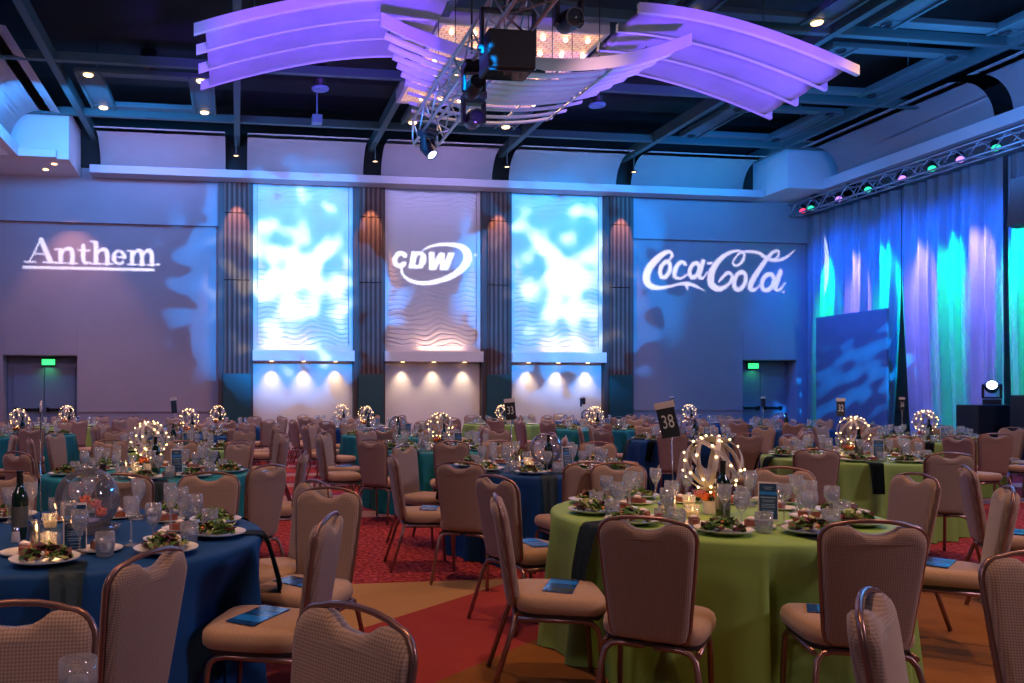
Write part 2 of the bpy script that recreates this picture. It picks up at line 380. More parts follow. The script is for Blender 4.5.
BAYS = [(.40, 2.92), (3.74, 6.28), (7.09, 9.64)]
for i, (x0, x1) in enumerate(BAYS):
    b = new(); box(b, x0, x1, 20.24, 20.3, 0, 2.3); structure('alcove_wall', b, M['alcove'])
    b = new(); box(b, x0-.02, x1+.02, 19.95, 20.3, 2.27, 2.54, .01); sh = structure('trim_%d' % (i+2), b, M['white_panel'])
    for k in range(3):
        xx = x0+(x1-x0)*(.18+.32*k); bb = new(); lathe(bb, [(0, 0), (.045, 0), (.05, -.012), (.036, -.015), (.03, -.006), (0, -.006)], 12, c=(xx, 20.06, 2.27))
        dl = ob('recessed_downlight', mesh('recessed_downlight', bb, M['warm_lamp']), None, label='%s small recessed downlight under the ledge of the %s wave panel' % (('left', 'middle', 'right')[k], ordn[i]), category='downlight', group='downlights under the wave panel ledges')
        spot('alcove_beam', (xx, 20.06, 2.24), (xx, 20.22, 0), 62, (1, .76, .50), 78, 1, .02)
    r = root('wave_wall_panel', ((x0+x1)/2, 20.2, 4.68), 0, ('white wave-relief wall panel between the %s and %s columns' % (ordn[i], ordn[i+1])), 'wall panel', 'wave-relief wall panels'); hw = (x1-x0)/2
    ob('relief_panel', mesh('relief_panel', relief(2*hw-.22, -2.0, 2.15), M['wave'], True), r)
    b = new(); box(b, -hw, -hw+.1, -.03, .08, -2.14, 2.16); box(b, hw-.1, hw, -.03, .08, -2.14, 2.16); box(b, -hw+.1, hw-.1, -.03, .08, -2.14, -2.0); ob('surround', mesh('surround', b, M['white_panel']), r)
    area('panel_foot_glow', ((x0+x1)/2+(.2 if i else -.4), 20.03, 2.58), ((x0+x1)/2+(.2 if i else -.4), 20.26, 3.3), (5, 7, 6)[i], (1, .55, .36), 1.2, .05)
for x0, x1 in COLX:
    spot('column_top_beam', ((x0+x1)/2, 19.62, 6.64), ((x0+x1)/2, 19.90, 5.6), 300, (1, .42, .20), 42, .5, .02)
spot('sign_pool', (-3.95, 19.48, 6.66), (-3.95, 19.55, 4.6), 330, (1, .42, .24), 70, .5, .03)
# soffit ledge and cove sails along the back wall
b = new(); box(b, -3.45, 13.9, 19.55, 20.0, 6.68, 6.87, .01); structure('soffit_ledge', b, mat('soffit_paint', (.36, .35, .40), .6))
def cove_sail(bm, length, n=10):
    """quarter-barrel sheet: foot at y=0,z=0 rising and curling out to y=-1.05"""
    prof = []
    for k in range(n+1):
        a = PI/2*k/n
        prof.append((-.62*(1-math.cos(a)), .72*math.sin(a)))
    prof += [(-.85, .72), (-1.05, .69)]
    sheet(bm, [[(x, y, z) for (y, z) in prof] for x in (0, length)], .03)
NOOK = ['left of the first column', 'between the first and second columns', 'between the second and third columns', 'between the third and fourth columns', 'right of the fourth column']
SP = [(-3.25, -.28), (.25, 3.14), (3.60, 6.50), (6.95, 9.88), (10.30, 13.5)]
for i, (x0, x1) in enumerate(SP):
    b = new(); cove_sail(b, x1-x0); thing('cove_sail', mesh('cove_sail', b, M['white_panel']), (x0, 19.9, 6.86), 0, 'curved white ceiling sail over the ledge '+NOOK[i], 'ceiling sail', 'curved sails above the back wall ledge')
    area('cove_strip', ((x0+x1)/2, 18.7, 6.7), ((x0+x1)/2, 19.7, 7.45), (30, 30, 30, 26, 26)[i], ((.40, .34, .9), (.30, .36, .9), (.46, .36, .9), (.18, .42, .95), (.03, .40, .95))[i], x1-x0-.2, .1)
for i, x in enumerate((.0, 3.37, 6.72, 10.1)):
    r = root('hanging_downlight', (x-.02, 19.3, 7.13), 0, 'small warm downlight on a rod in the dark gap over the %s column' % ordn[i], 'downlight', 'downlights over the columns')
    b = new(); lathe(b, [(0, .03), (.07, .03), (.08, 0), (.06, 0), (.055, .012), (0, .012)], 14); ob('housing', mesh('housing', b, M['dark_metal']), r)
    b = new(); lathe(b, [(0, .004), (.055, .008)], 14); ob('lamp', mesh('lamp', b, M['warm_lamp']), r)
    b = new(); tube(b, [(0, 0, .03), (0, 0, .6)], .012, 6); ob('rod', mesh('rod', b, M['beam']), r)
# corner boxes of the bulkhead and the side ledges with their sails
b = new(); box(b, WX0, -3.75, 18.7, 20.2, 6.72, 7.85, .01); box(b, WX0, -4.0, 18.55, 18.7, 6.72, 6.9, .01); structure('bulkhead_corner_left', b, M['white_panel'])
b = new(); box(b, 13.95, 15.6, 18.7, 20.2, 6.72, 7.95, .01); structure('bulkhead_corner_right', b, M['white_panel'])
b = new(); box(b, 14.95, 15.15, 4, 18.7, 6.72, 6.98, .01); box(b, 15.15, WX1, 4, 18.7, 6.9, 7.0); structure('side_ledge_right', b, M['white_panel'])
b = new(); box(b, -5.0, -4.8, 4, 18.6, 6.72, 6.98, .01); box(b, WX0, -5.0, 4, 18.6, 6.9, 7.0); structure('side_ledge_left', b, M['white_panel'])
for (y0, y1, w) in ((5.2, 9.0, 'nearest'), (9.4, 13.7, 'middle'), (14.1, 18.3, 'furthest')):
    b = new(); cove_sail(b, y1-y0); thing('cove_sail', mesh('cove_sail', b, M['white_panel']), (15.05, y1, 6.93), R(-90), '%s curved white sail along the ceiling above the curtain' % w, 'ceiling sail', 'curved sails above the curtain')
    b = new(); cove_sail(b, y1-y0); thing('cove_sail', mesh('cove_sail', b, M['white_panel']), (-4.9, y0, 6.93), R(90), '%s curved white sail along the left side of the ceiling' % w, 'ceiling sail', 'curved sails along the left side')
for k, x in enumerate((-4.15, -4.45)):
    b = new(); lathe(b, [(0, 0), (.06, 0), (.065, -.012), (.045, -.015), (.04, -.006), (0, -.006)], 12)
    thing('recessed_downlight', mesh('recessed_downlight', b, M['warm_lamp']), (x, 19.1+.5*k, 6.72), 0, ('nearer', 'further')[k]+' warm downlight under the left corner bulkhead', 'downlight')

# ceiling grid of beams
b = new()
for x in (-3.42, 0, 3.36, 6.8, 10.15, 13.6): box(b, x-.07, x+.07, 3, 20.2, 7.6, 7.85)
structure('ceiling_beam_long', b, M['beam'])
b = new()
for y in (9.5, 12.5, 15.45, 18.4): box(b, WX0, WX1, y-.06, y+.06, 7.62, 7.78)
structure('ceiling_beam_cross', b, M['beam'])
FR = [(-3.1, -.45, 15.9, 17.9, 'in the left ceiling bay'), (3.7, 6.4, 16.0, 17.9, 'in the ceiling bay beyond the truss'), (7.1, 9.8, 9.7, 12.2, 'in the ceiling bay above the curved white slats'),
      (10.5, 13.2, 15.9, 17.9, 'in the ceiling bay beyond the right ribbon'), (10.5, 13.25, 12.9, 15.0, 'in the ceiling bay beside the curtain'), (10.5, 13.25, 9.8, 12.1, 'in the nearest ceiling bay on the right')]
for k, (x0, x1, y0, y1, w) in enumerate(FR):
    r = root('ceiling_light_frame', ((x0+x1)/2, (y0+y1)/2, 7.62), 0, 'dark square ceiling frame with corner lights '+w, 'ceiling frame', 'square frames between the ceiling beams'); hx, hy = (x1-x0)/2, (y1-y0)/2; t = .36
    b = new(); box(b, -hx, hx, -hy, -hy+t*.6, 0, .1, .01); box(b, -hx, hx, hy-t*.6, hy, 0, .1, .01); box(b, -hx, -hx+t*1.4, -hy+t*.6, hy-t*.6, .01, .1, .01); box(b, hx-t*1.4, hx, -hy+t*.6, hy-t*.6, .01, .1, .01)
    ob('frame', mesh('frame', b, M['fixture_frame']), r)
    b = new(); 
    for sx in (-1, 1):
        for px in (hx-.03, hx-t*1.4+.03): box(b, sx*px-.025, sx*px+.025, -hy, hy, -.03, 0)
    ob('rail', mesh('rail', b, M['beam']), r)
    for sx in (-1, 1):
        for sy in (-1, 1):
            b = new(); lathe(b, [(0, -.005), (.07, -.005), (.085, -.02), (.095, 0)], 14); ob('corner_light', mesh('corner_light', b, M['warm_lamp'] if k < 3 else M['dark_metal']), r, (sx*(hx-t*.7), sy*(hy-t*.3), -.012))
    b = new(); 
    for sx in (-1, 1): tube(b, [(sx*hx*.8, 0, .05), (sx*hx*.8, 0, .98)], .012, 6)
    ob('hanger_rod', mesh('hanger_rod', b, M['beam']), r)
for k, (x, y, z, w) in enumerate(((-1.75, 13.7, 8.1, 'above the left end of the violet ribbon'), (-1.8, 16.9, 8.0, 'inside the left square ceiling frame'), (1.75, 16.9, 7.9, 'under the left violet ribbon'), (8.0, 17.0, 7.9, 'right of the curved white slats'), (11.7, 17.0, 8.0, 'inside the square frame beyond the right ribbon'))):
    r = root('ceiling_speaker', (x, y, z), 0, 'small round ceiling speaker '+w, 'speaker', 'round ceiling speakers')
    b = new(); lathe(b, [(0, .5), (.16, .5), (.17, .02), (.14, .02)], 20); ob('body', mesh('body', b, M['black']), r)
    b = new(); lathe(b, [(0, .0), (.08, .0), (.085, .012), (.12, .012), (.125, 0), (.18, 0), (.19, .03)], 24); ob('grille', mesh('grille', b, M['blue_grille']), r)
    b = new(); tube(b, [(0, 0, .5), (0, 0, 8.6-z)], .015, 6); ob('rod', mesh('rod', b, M['black']), r)
b = new(); box(b, -.11, .11, -.11, .11, -.09, .09, .01); box(b, -.015, .015, -.015, .015, .09, 1.1); thing('ceiling_box', mesh('ceiling_box', b, M['blue_grille']), (1.75, 17.6, 7.5), 0, 'small pale square box hanging below a round ceiling speaker', 'ceiling box')

# violet ribbons: arched canopies of four lapped boards
def ribbon(x0, x1, rise_left, label):
    L_ = x1-x0; r = root('ceiling_ribbon', ((x0+x1)/2, 11.9, 6.3), 0, label, 'ceiling ribbon', 'violet-lit arched ceiling ribbons')
    def zz(t): # t 0..1 from outer to inner end
        return .66*math.sin(PI/2*min(1, t*1.02))**.95
    for k in range(3):
        y0 = -.98+k*.66; rows = []
        for i in range(21):
            t = i/20; z = zz(t if rise_left else 1-t); x = -L_/2+L_*t
            rows.append([(x, y0-.02, z+.05), (x, y0+.22, z+.015), (x, y0+.46, z), (x, y0+.64, z+.01)])
        b = new(); sheet(b, rows, .03); ob('board', mesh('board', b, M['ribbon']), r)
    for k in range(4):
        y = -1.02+k*.66; pts = []
        for i in range(21):
            t = i/20; z = zz(t if rise_left else 1-t); x = (-L_/2 if rise_left else -L_/2)+L_*t + (0 if 0 else 0)
            pts.append((x, y, z))
        d = Vector(pts[0] if rise_left else pts[-1]); e = Vector(pts[1] if rise_left else pts[-2]); ext = d+(d-e).normalized()*.16
        pts = ([tuple(ext)]+pts) if rise_left else (pts+[tuple(ext)])
        dn = -.015 if k == 0 else .004; rows = [[(p[0], p[1]-.035, p[2]+dn), (p[0], p[1]-.035, p[2]+.13), (p[0], p[1]+.035, p[2]+.13), (p[0], p[1]+.035, p[2]+dn)] for p in pts]
        b = new(); loft(b, rows, 0, True, True, False); ob('edge_batten', mesh('edge_batten', b, M['ribbon']), r)
    b = new(); 
    for x in (-L_*.3, L_*.3): tube(b, [(x, 0, zz(.5)), (x, 0, 2.3)], .01, 6)
    ob('hanger_rod', mesh('hanger_rod', b, M['beam']), r)
ribbon(-.42, 2.95, True, 'left violet arched ribbon of lapped boards hanging below the ceiling')
ribbon(5.75, 9.12, False, 'right violet arched ribbon of lapped boards hanging below the ceiling')
# cradle of curved slats
cr = root('slat_canopy', (4.30, 11.0, 6.12), 0, 'upturned cradle of curved white slats in front of the warm ceiling panel', 'ceiling canopy')
YS = [0, .30, .58, .84, 1.08, 1.32, 1.58, 1.94, 2.32, 2.66]
for k, y in enumerate(YS):
    hl = 2.32-.115*k; w = .12 if k < 7 else .05; pts = []
    rows = []
    for i in range(25):
        x = -hl+2*hl*i/24; z = .50*(abs(x)/2.32)**2.1 + .012*k
        hh = .12 if k == 0 else .022
        rows.append([(x, y-w/2, z-hh*.5), (x, y+w/2, z-.02), (x, y+w/2, z+.02), (x, y-w/2, z+hh)])
    b = new(); loft(b, rows, 0, True, True, False); ob('slat', mesh('slat', b, M['ribbon']), cr)
for x in (-1.1, -.35, .4, 1.15):
    b = new(); tube(b, [(x, .1, .08), (x, 2.6, .18)], .018, 6); 
    for yy in (.5, 1.5): tube(b, [(x, yy, .15), (x, yy, 1.5)], .008, 6)
    ob('cross_tube', mesh('cross_tube', b, M['steel']), cr)
# warm light panel above the cradle
wp = root('light_panel', (4.75, 14.4, 7.5), 0, 'warm glowing ceiling panel of small round bulbs above the white slats', 'ceiling light')
def warm_panel_mat():
    m = mat('warm_panel', (.75, .5, .34), .5); N, L = nodes(m); bs = N['Principled BSDF']
    br = N.new('ShaderNodeTexBrick'); br.inputs['Scale'].default_value = 3.2; br.inputs['Color1'].default_value = (1, .58, .36, 1); br.inputs['Color2'].default_value = (.9, .48, .34, 1); br.inputs['Mortar'].default_value = (.35, .16, .12, 1); br.inputs['Mortar Size'].default_value = .03
    tc = N.new('ShaderNodeTexCoord'); L.new(tc.outputs['Object'], br.inputs['Vector']); L.new(br.outputs['Color'], bs.inputs['Base Color']); L.new(br.outputs['Color'], bs.inputs['Emission Color']); bs.inputs['Emission Strength'].default_value = .62
    return m
b = new(); box(b, -1.4, 1.4, -1.6, 1.9, .03, .10); ob('diffuser', mesh('diffuser', b, warm_panel_mat()), wp)
b = new(); box(b, -1.47, -1.4, -1.67, 1.97, 0, .25); box(b, 1.4, 1.47, -1.67, 1.97, 0, .25); box(b, -1.4, 1.4, -1.67, -1.6, 0, .25); box(b, -1.4, 1.4, 1.9, 1.97, 0, .25); ob('frame', mesh('frame', b, M['white_panel']), wp)
BULB = new(); ball(BULB, (0, 0, 0), .04, 0, 10, 8); BULB = mesh('bulb', BULB, emit('panel_bulb', (1, .72, .42), 7))
for i in range(7):
    for j in range(6): ob('bulb', BULB, wp, (-1.2+.4*i+(.2 if j % 2 else 0)*.9, -1.4+.6*j, -.02))
b = new()
for x in (-1.2, 1.2): tube(b, [(x, 0, .2), (x, 0, 1.1)], .012, 6)
ob('hanger_rod', mesh('hanger_rod', b, M['beam']), wp)
area('panel_glow', (4.75, 14.4, 7.25), (4.75, 14.2, 0), 150, (1, .60, .34), 2.6, 3.0)

# ------------------------------------------------------------------ trusses and lamps
def truss_mesh(L_, w, r=.025):
    """box truss along +y, centred"""
    b = new(); h = w/2
    for sx in (-h, h):
        for sz in (-h, h): tube(b, [(sx, 0, sz), (sx, L_, sz)], r, 8)
    n = max(2, int(L_/(w*1.0))); st = L_/n
    for i in range(n):
        y0, y1 = i*st, (i+1)*st
        for s in (-h, h):
            a = -h if i % 2 else h
            tube(b, [(s, y0, a), (s, y1, -a)], r*.5, 6); tube(b, [(a, y0, s), (-a, y1, s)], r*.5, 6)
    for y in (0, L_):
        for s in (-h, h): tube(b, [(s, y, -h), (s, y, h)], r*.6, 6); tube(b, [(-h, y, s), (h, y, s)], r*.6, 6)
    return b
r = root('lighting_truss', (3.12, 7.2, 5.80), 0, 'silver box truss hanging along the middle of the ceiling with stage lamps', 'truss')
ob('lattice', mesh('lattice', truss_mesh(5.9, .42), M['truss']), r)
for y in (1.0, 3.2):
    b = new(); tube(b, [(0, y, .2), (0, y, 2.8)], .015, 6); ob('chain', mesh('chain', b, M['black']), r)
# moving heads under/along the truss
def moving_head(loc, rz, tilt, label, s=1.0, lens='lens', hang=True, group=None):
    r = root('moving_head_lamp', loc, rz, label, 'stage lamp', group); d = -1 if hang else 1
    b = new(); box(b, -.17*s, .17*s, -.15*s, .15*s, min(0, d*.12*s), max(0, d*.12*s), .012); ob('base', mesh('base', b, M['black']), r)
    b = new(); 
    for sx in (-1, 1): box(b, sx*.16*s-.025*s, sx*.16*s+.025*s, -.06*s, .06*s, min(d*.14*s, d*.46*s), max(d*.14*s, d*.46*s), .01)
    box(b, -.18*s, .18*s, -.06*s, .06*s, min(d*.13*s, d*.17*s), max(d*.13*s, d*.17*s)); ob('yoke', mesh('yoke', b, M['black']), r)
    h = ob('head', None, r, (0, 0, d*.40*s)); h.rotation_euler = (R(tilt), 0, 0)
    b = new(); lathe(b, [(0, -.20*s), (.09*s, -.2*s), (.13*s, -.12*s), (.135*s, .04*s), (.115*s, .16*s), (.118*s, .2*s), (.10*s, .2*s)], 20); ob('shell', mesh('shell', b, M['black'], True), h)
    b = new(); lathe(b, [(.10*s, .185*s), (.07*s, .205*s), (0, .215*s)], 20); ob('lens', mesh('lens', b, M[lens], True), h)
moving_head((2.95, 9.75, 5.60), 0, 80, 'black moving-head stage lamp under the truss below the big lamp box', .8)
moving_head((3.25, 10.75, 5.60), 0, 95, 'dark round-faced stage lamp near the far end of the truss', .9)
moving_head((3.0, 12.4, 5.62), .6, 140, 'small blue-lit stage lamp on the far end of the truss', .75, 'lens_white')
moving_head((3.75, 8.7, 6.05), 0, 100, 'black stage lamp hanging high right of the truss', .9)
r = root('stage_flood_lamp', (3.10, 8.9, 5.44), 0, 'large square black flood lamp box hanging from the near truss', 'stage lamp')
b = new(); box(b, -.28, .28, -.16, .22, -.30, .14, .02); ob('housing', mesh('housing', b, M['black']), r)
b = new(); box(b, -.24, .24, -.1, .18, -.318, -.298); ob('lens', mesh('lens', b, M['lens']), r)
b = new(); box(b, -.33, -.30, -.04, .04, -.1, .42); box(b, .30, .33, -.04, .04, -.1, .42); box(b, -.33, .33, -.04, .04, .40, .43); box(b, -.36, -.33, -.03, .03, -.05, .0); ob('yoke', mesh('yoke', b, M['black']), r)
b = new(); tube(b, [(-.28, -.17, -.32), (-.32, -.32, -.40), (.32, -.32, -.40), (.28, -.17, -.32)], .012, 6); ob('gel_frame', mesh('gel_frame', b, M['black']), r)
# curtain truss on the right
r = root('curtain_truss', (15.18, 12.6, 6.48), 0, 'aluminium box truss carrying coloured lamps above the curtain', 'truss')
ob('lattice', mesh('lattice', truss_mesh(7.5, .30, .022), M['truss']), r)
b = new(); box(b, -.1, .1, 6.55, 6.75, .12, .5); tube(b, [(0, 6.65, .5), (0, 6.65, .6)], .02, 6); ob('motor', mesh('motor', b, M['black']), r)
LY = [(19.75, 'lens_red', 'red'), (19.45, 'lens_green', 'green'), (18.45, 'lens_violet', 'violet'), (17.5, 'lens_green', 'green'), (16.5, 'lens_violet', 'violet'), (15.7, 'lens_green', 'green'), (15.0, 'lens_violet', 'violet'), (14.2, 'lens_green', 'green')]
on = ['first', 'second', 'third', 'fourth', 'fifth', 'sixth', 'seventh', 'eighth']
for k, (y, lm, cn) in enumerate(LY):
    r = root('par_can', (15.18, y, 6.46), 0, '%s glowing can lamp, %s from the far end of the curtain truss' % (cn, on[k]), 'stage lamp', 'can lamps on the curtain truss')
    b = new(); lathe(b, [(0, .14), (.07, .13), (.09, .05), (.095, -.10), (.08, -.10)], 16); o = ob('can', mesh('can', b, M['black'], True), r); o.rotation_euler = (R(-35), R(35), 0)
    b = new(); lathe(b, [(.085, -.085), (.05, -.10), (0, -.105)], 16); o = ob('lens', mesh('lens', b, M[lm], True), r); o.rotation_euler = (R(-35), R(35), 0)
    if k: spot('curtain_beam', (15.12, y, 6.15), (15.66, y-.12, 3.75), 5200 if cn == 'violet' else 7800, LILAC if cn == 'violet' else GREEN, 25, .9, .06)
for y in (18.9, 17.0, 15.4, 13.4): spot('curtain_blue_beam', (13.6, y, 6.3), (15.6, y, 3.6), 1500, (.0, .10, 1), 95, .9, .1)

# curtain: three gathered drapes
def drape(y0, y1, seed, pull0=0, pull1=0):
    rnd = random.Random(seed); b = new(); n = int((y1-y0)/.028); rows = []
    ph = [rnd.uniform(0, 6.28) for _ in range(6)]
    for j in range(25):
        t = j/24; z = 6.32*(1-t)+.01; row = []
        for i in range(n+1):
            s = i/n; y = y0+(y1-y0)*s
            y += pull0*max(0, t-.35)**1.4*(1-s) + pull1*max(0, t-.35)**1.4*s
            q = (y1-y0)*s
            x = .055*math.sin(2*PI*q/.30+ph[0]+1.2*math.sin(q*1.7+ph[1])+.5*t*math.sin(ph[4]+q)) + .05*math.sin(2*PI*q/.83+ph[2]+.6*t) + .02*math.sin(2*PI*q/.15+ph[3])
            row.append((x*(.8+.5*t), y, z))
        rows.append(row)
    sheet(b, rows, .006)
    return b
DP = [(17.1, 20.2, 3, .5, 0, 'furthest pale drape of the stage curtain, behind the dark panel'), (14.45, 17.05, 5, 0, -.55, 'middle pale drape of the stage curtain lit lilac and green'), (11.6, 14.4, 8, 0, -.2, 'nearest pale drape of the stage curtain at the frame edge')]
for y0, y1, sd, p0, p1, lab in DP:
    thing('stage_drape', mesh('stage_drape', drape(y0, y1, sd, p0, p1), M['drape'], True), (15.65, 0, 0), 0, lab, 'curtain', 'drapes of the stage curtain')
b = new(); box(b, -.03, .03, -1.15, 1.15, 0, 3.44, .01); box(b, .03, .3, -1.1, -1.0, 0, .06); box(b, .03, .3, 1.0, 1.1, 0, .06); thing('scenic_panel', mesh('scenic_panel', b, M['scenic']), (15.0, 17.85, 0), 0, 'dark freestanding panel mottled with blue light in front of the curtain', 'panel')
# hung loudspeaker at the right edge
r = root('hanging_loudspeaker', (12.62, 11.2, 4.15), R(25), 'black loudspeaker hanging at the right edge in front of the curtain', 'speaker')
b = new(); loft(b, [[(-.28, -.25, 0), (.28, -.25, 0), (.2, .25, 0), (-.2, .25, 0)], [(-.28, -.33, .75), (.28, -.33, .75), (.2, .2, .75), (-.2, .2, .75)]], 0, True, True, False); ob('cabinet', mesh('cabinet', b, M['black']), r)
b = new(); box(b, -.25, .25, -.36, -.34, .06, .7, 0); o = ob('grille', mesh('grille', b, M['dark_metal']), r)
b = new(); tube(b, [(0, -.05, .75), (0, -.05, 4.2)], .015, 6); ob('cable', mesh('cable', b, M['black']), r)
# equipment at the right: case with moving head, second dark case
r = root('equipment_case', (13.95, 13.2, 0), R(-12), 'black equipment case carrying a moving-head lamp before the curtain', 'equipment case')
b = new(); box(b, -.38, .38, -.3, .3, .08, 1.24, .015); ob('body', mesh('body', b, M['black']), r)
for sx in (-1, 1):
    for sy in (-1, 1):
        b = new(); lathe(b, [(0, 0), (.04, .0), (.04, .085), (0, .085)], 10); ob('caster', mesh('caster', b, M['dark_metal']), r, (sx*.3, sy*.22, 0))
b = new(); box(b, -.12, .12, -.315, -.30, .75, .87, .005); ob('handle', mesh('handle', b, M['dark_metal']), r)
moving_head((13.98, 13.15, 1.245), -.8, 78, 'moving-head lamp with a bright white lens on the black case', .82, 'lens_white', False)
r = root('equipment_rack', (14.05, 12.15, 0), R(-12), 'tall black equipment rack at the right edge beside the lamp case', 'equipment case')
b = new(); box(b, -.4, .4, -.35, .35, 0, 1.42, .015); ob('body', mesh('body', b, M['black']), r)
for k in range(4):
    b = new(); box(b, -.34, .34, -.365, -.35, .15+.3*k, .40+.3*k, .004); ob('drawer', mesh('drawer', b, M['dark_metal']), r)

# ------------------------------------------------------------------ projectors: logos and clouds thrown on the wall
def brush(path):  # path: (x, y, width) -> list of discs and trapezoid segments
    return [(path[i], path[i+1]) for i in range(len(path)-1)]
def ring(cx, cy, rx, ry, w, a0=0, a1=360, n=18, sl=0, w2=None):
    out = []
    for i in range(n+1):
        a = R(a0+(a1-a0)*i/n); y = -ry*math.sin(a); ww = w if w2 is None else w2+(w-w2)*abs(math.cos(a))
        out.append((cx+rx*math.cos(a)-sl*y, cy+y, ww))
    return out
def smooth(p, n=4):
    out = []
    for i in range(len(p)-1):
        p0, p1, p2, p3 = p[max(0, i-1)], p[i], p[i+1], p[min(len(p)-1, i+2)]
        for k in range(n):
            t = k/n
            out.append(tuple(.5*((2*p1[j])+(-p0[j]+p2[j])*t+(2*p0[j]-5*p1[j]+4*p2[j]-p3[j])*t*t+(-p0[j]+3*p1[j]-3*p2[j]+p3[j])*t**3) for j in range(3)))
    return out+[p[-1]]
def raster(strokes, polys, cuts, nx, ny, W_, H_):
    import numpy as np
    gx, gy = np.meshgrid((np.arange(nx)+.5)*W_/nx, (np.arange(ny)+.5)*H_/ny); m = np.zeros((ny, nx), bool)
    for path in strokes:
        for (x0, y0, w0), (x1, y1, w1) in brush(path):
            dx, dy = x1-x0, y1-y0; l2 = dx*dx+dy*dy+1e-9
            t = np.clip(((gx-x0)*dx+(gy-y0)*dy)/l2, 0, 1); d2 = (gx-x0-t*dx)**2+(gy-y0-t*dy)**2
            m |= d2 < ((w0+(w1-w0)*t)/2)**2
    def inside(p):
        c = np.zeros((ny, nx), bool); j = len(p)-1
        for i in range(len(p)):
            xi, yi = p[i]; xj, yj = p[j]
            c ^= ((yi > gy) != (yj > gy)) & (gx < (xj-xi)*(gy-yi)/((yj-yi)+1e-9)+xi); j = i
        return c
    for p in polys: m |= inside(p)
    for p in cuts: m &= ~inside(p)
    return m
def rect(x0, y0, x1, y1): return [(x0, y0), (x1, y0), (x1, y1), (x0, y1)]
def logo_projector(P, wall_y, X0, X1, Z0, Z1, mask, power, label, colr=(.80, .84, 1)):
    """a lamp at P behind a black plate whose cut-outs throw the shape onto the wall"""
    ny, nx = mask.shape; d = .30; k = d/(wall_y-P[1]); pad = 10
    bm = new(); V = {}
    def vert(i, j):
        if (i, j) not in V:
            wx = X0+(X1-X0)*i/nx; wz = Z1+(Z0-Z1)*j/ny
            V[(i, j)] = bm.verts.new(((wx-P[0])*k, d, (wz-P[2])*k))
        return V[(i, j)]
    for j in range(-pad, ny+pad):
        i = -pad
        while i < nx+pad:
            on_ = 0 <= i < nx and 0 <= j < ny and mask[j, i]
            if on_: i += 1; continue
            bm.faces.new((vert(i, j), vert(i+1, j), vert(i+1, j+1), vert(i, j+1))); i += 1
    hwm = math.hypot(X1-X0, Z1-Z0)/2*1.25; cx, cz = (X0+X1)/2, (Z0+Z1)/2
    ix0, ix1 = X0-pad*(X1-X0)/nx, X1+pad*(X1-X0)/nx; iz0, iz1 = Z0-pad*(Z1-Z0)/ny, Z1+pad*(Z1-Z0)/ny
    Q = lambda wx, wz: bm.verts.new(((wx-P[0])*k, d, (wz-P[2])*k))
    ox0, ox1, oz0, oz1 = min(cx-hwm, ix0-.3), max(cx+hwm, ix1+.3), min(cz-hwm, iz0-.3), max(cz+hwm, iz1+.3)
    for (a0, a1, c0, c1) in ((ox0, ox1, oz0, iz0), (ox0, ox1, iz1, oz1), (ox0, ix0, iz0, iz1), (ix1, ox1, iz0, iz1)):
        bm.faces.new((Q(a0, c0), Q(a1, c0), Q(a1, c1), Q(a0, c1)))
    r = root('gobo_projector', P, 0, label, 'projector')
    me = bpy.data.meshes.new('gobo_plate'); bm.to_mesh(me); bm.free(); me.materials.append(M['black']); ob('gobo_plate', me, r)
    b = new(); box(b, -.16, .16, -.35, -.02, -.12, .12, .01); ob('housing', mesh('housing', b, M['black']), r)
    b = new(); tube(b, [(0, -.2, .12), (0, -.2, .45)], .02, 6); ob('clamp', mesh('clamp', b, M['black']), r)
    c = ((X0+X1)/2, wall_y, (Z0+Z1)/2); hw = max(math.hypot(X1-X0, Z1-Z0)/2, .1)*1.02; dist = (Vector(c)-Vector(P)).length
    # cone just wide enough for the lettering, kept inside the plate
    spot('logo_beam', P, c, power, colr, math.degrees(2*math.atan(hw/dist)), .02, .0006)
b = new(); tube(b, [(.8, 7.4, 6.62), (6.6, 7.4, 6.62)], .03, 8); tube(b, [(.9, 7.4, 6.62), (.9, 7.4, 8.6)], .015, 6); tube(b, [(6.5, 7.4, 6.62), (6.5, 7.4, 8.6)], .015, 6); thing('lighting_bar', mesh('lighting_bar', b, M['black']), (0, 0, 0), 0, 'black lighting bar across the ceiling carrying the three projectors', 'lighting bar')
# Anthem.
def serif_arch(xs, w): return smooth([(xs[0], 158, 16), (xs[0]+22, 126, 24), (xs[1]-14, 122, 34), (xs[1], 150, w), (xs[1], 214, w)])
A_st = [[(100, 212, 13), (176, 62, 13)], [(178, 66, 40), (238, 206, 44)], [(128, 160, 11), (205, 160, 11)], [(66, 215, 12), (140, 215, 12)], [(190, 215, 14), (285, 215, 14)],
        [(308, 132, 36), (308, 210, 36)], [(272, 126, 11), (305, 126, 14)], serif_arch((316, 388), 38), [(272, 218, 12), (345, 218, 12)], [(360, 218, 12), (424, 218, 12)],
        smooth([(462, 98, 30), (462, 140, 38), (463, 190, 36), (480, 216, 22), (508, 208, 12)]), [(428, 128, 13), (505, 128, 13)],
        [(548, 78, 38), (548, 212, 38)], [(514, 68, 12), (552, 68, 18)], serif_arch((556, 626), 38), [(514, 218, 12), (584, 218, 12)], [(596, 218, 12), (662, 218, 12)],
        ring(708, 172, 37, 44, 34, 4, 310, 20, 0, 14), [(676, 170, 11), (744, 170, 11)],
        [(798, 132, 34), (798, 210, 34)], [(766, 126, 11), (796, 126, 14)], serif_arch((804, 866), 34), serif_arch((872, 934), 34), [(768, 218, 12), (826, 218, 12)], [(842, 218, 12), (890, 218, 12)], [(908, 218, 12), (960, 218, 12)],
        [(978, 214, 25), (979, 214, 25)]]
A_st = [[(x, y, w*.82) for x, y, w in p] for p in A_st]
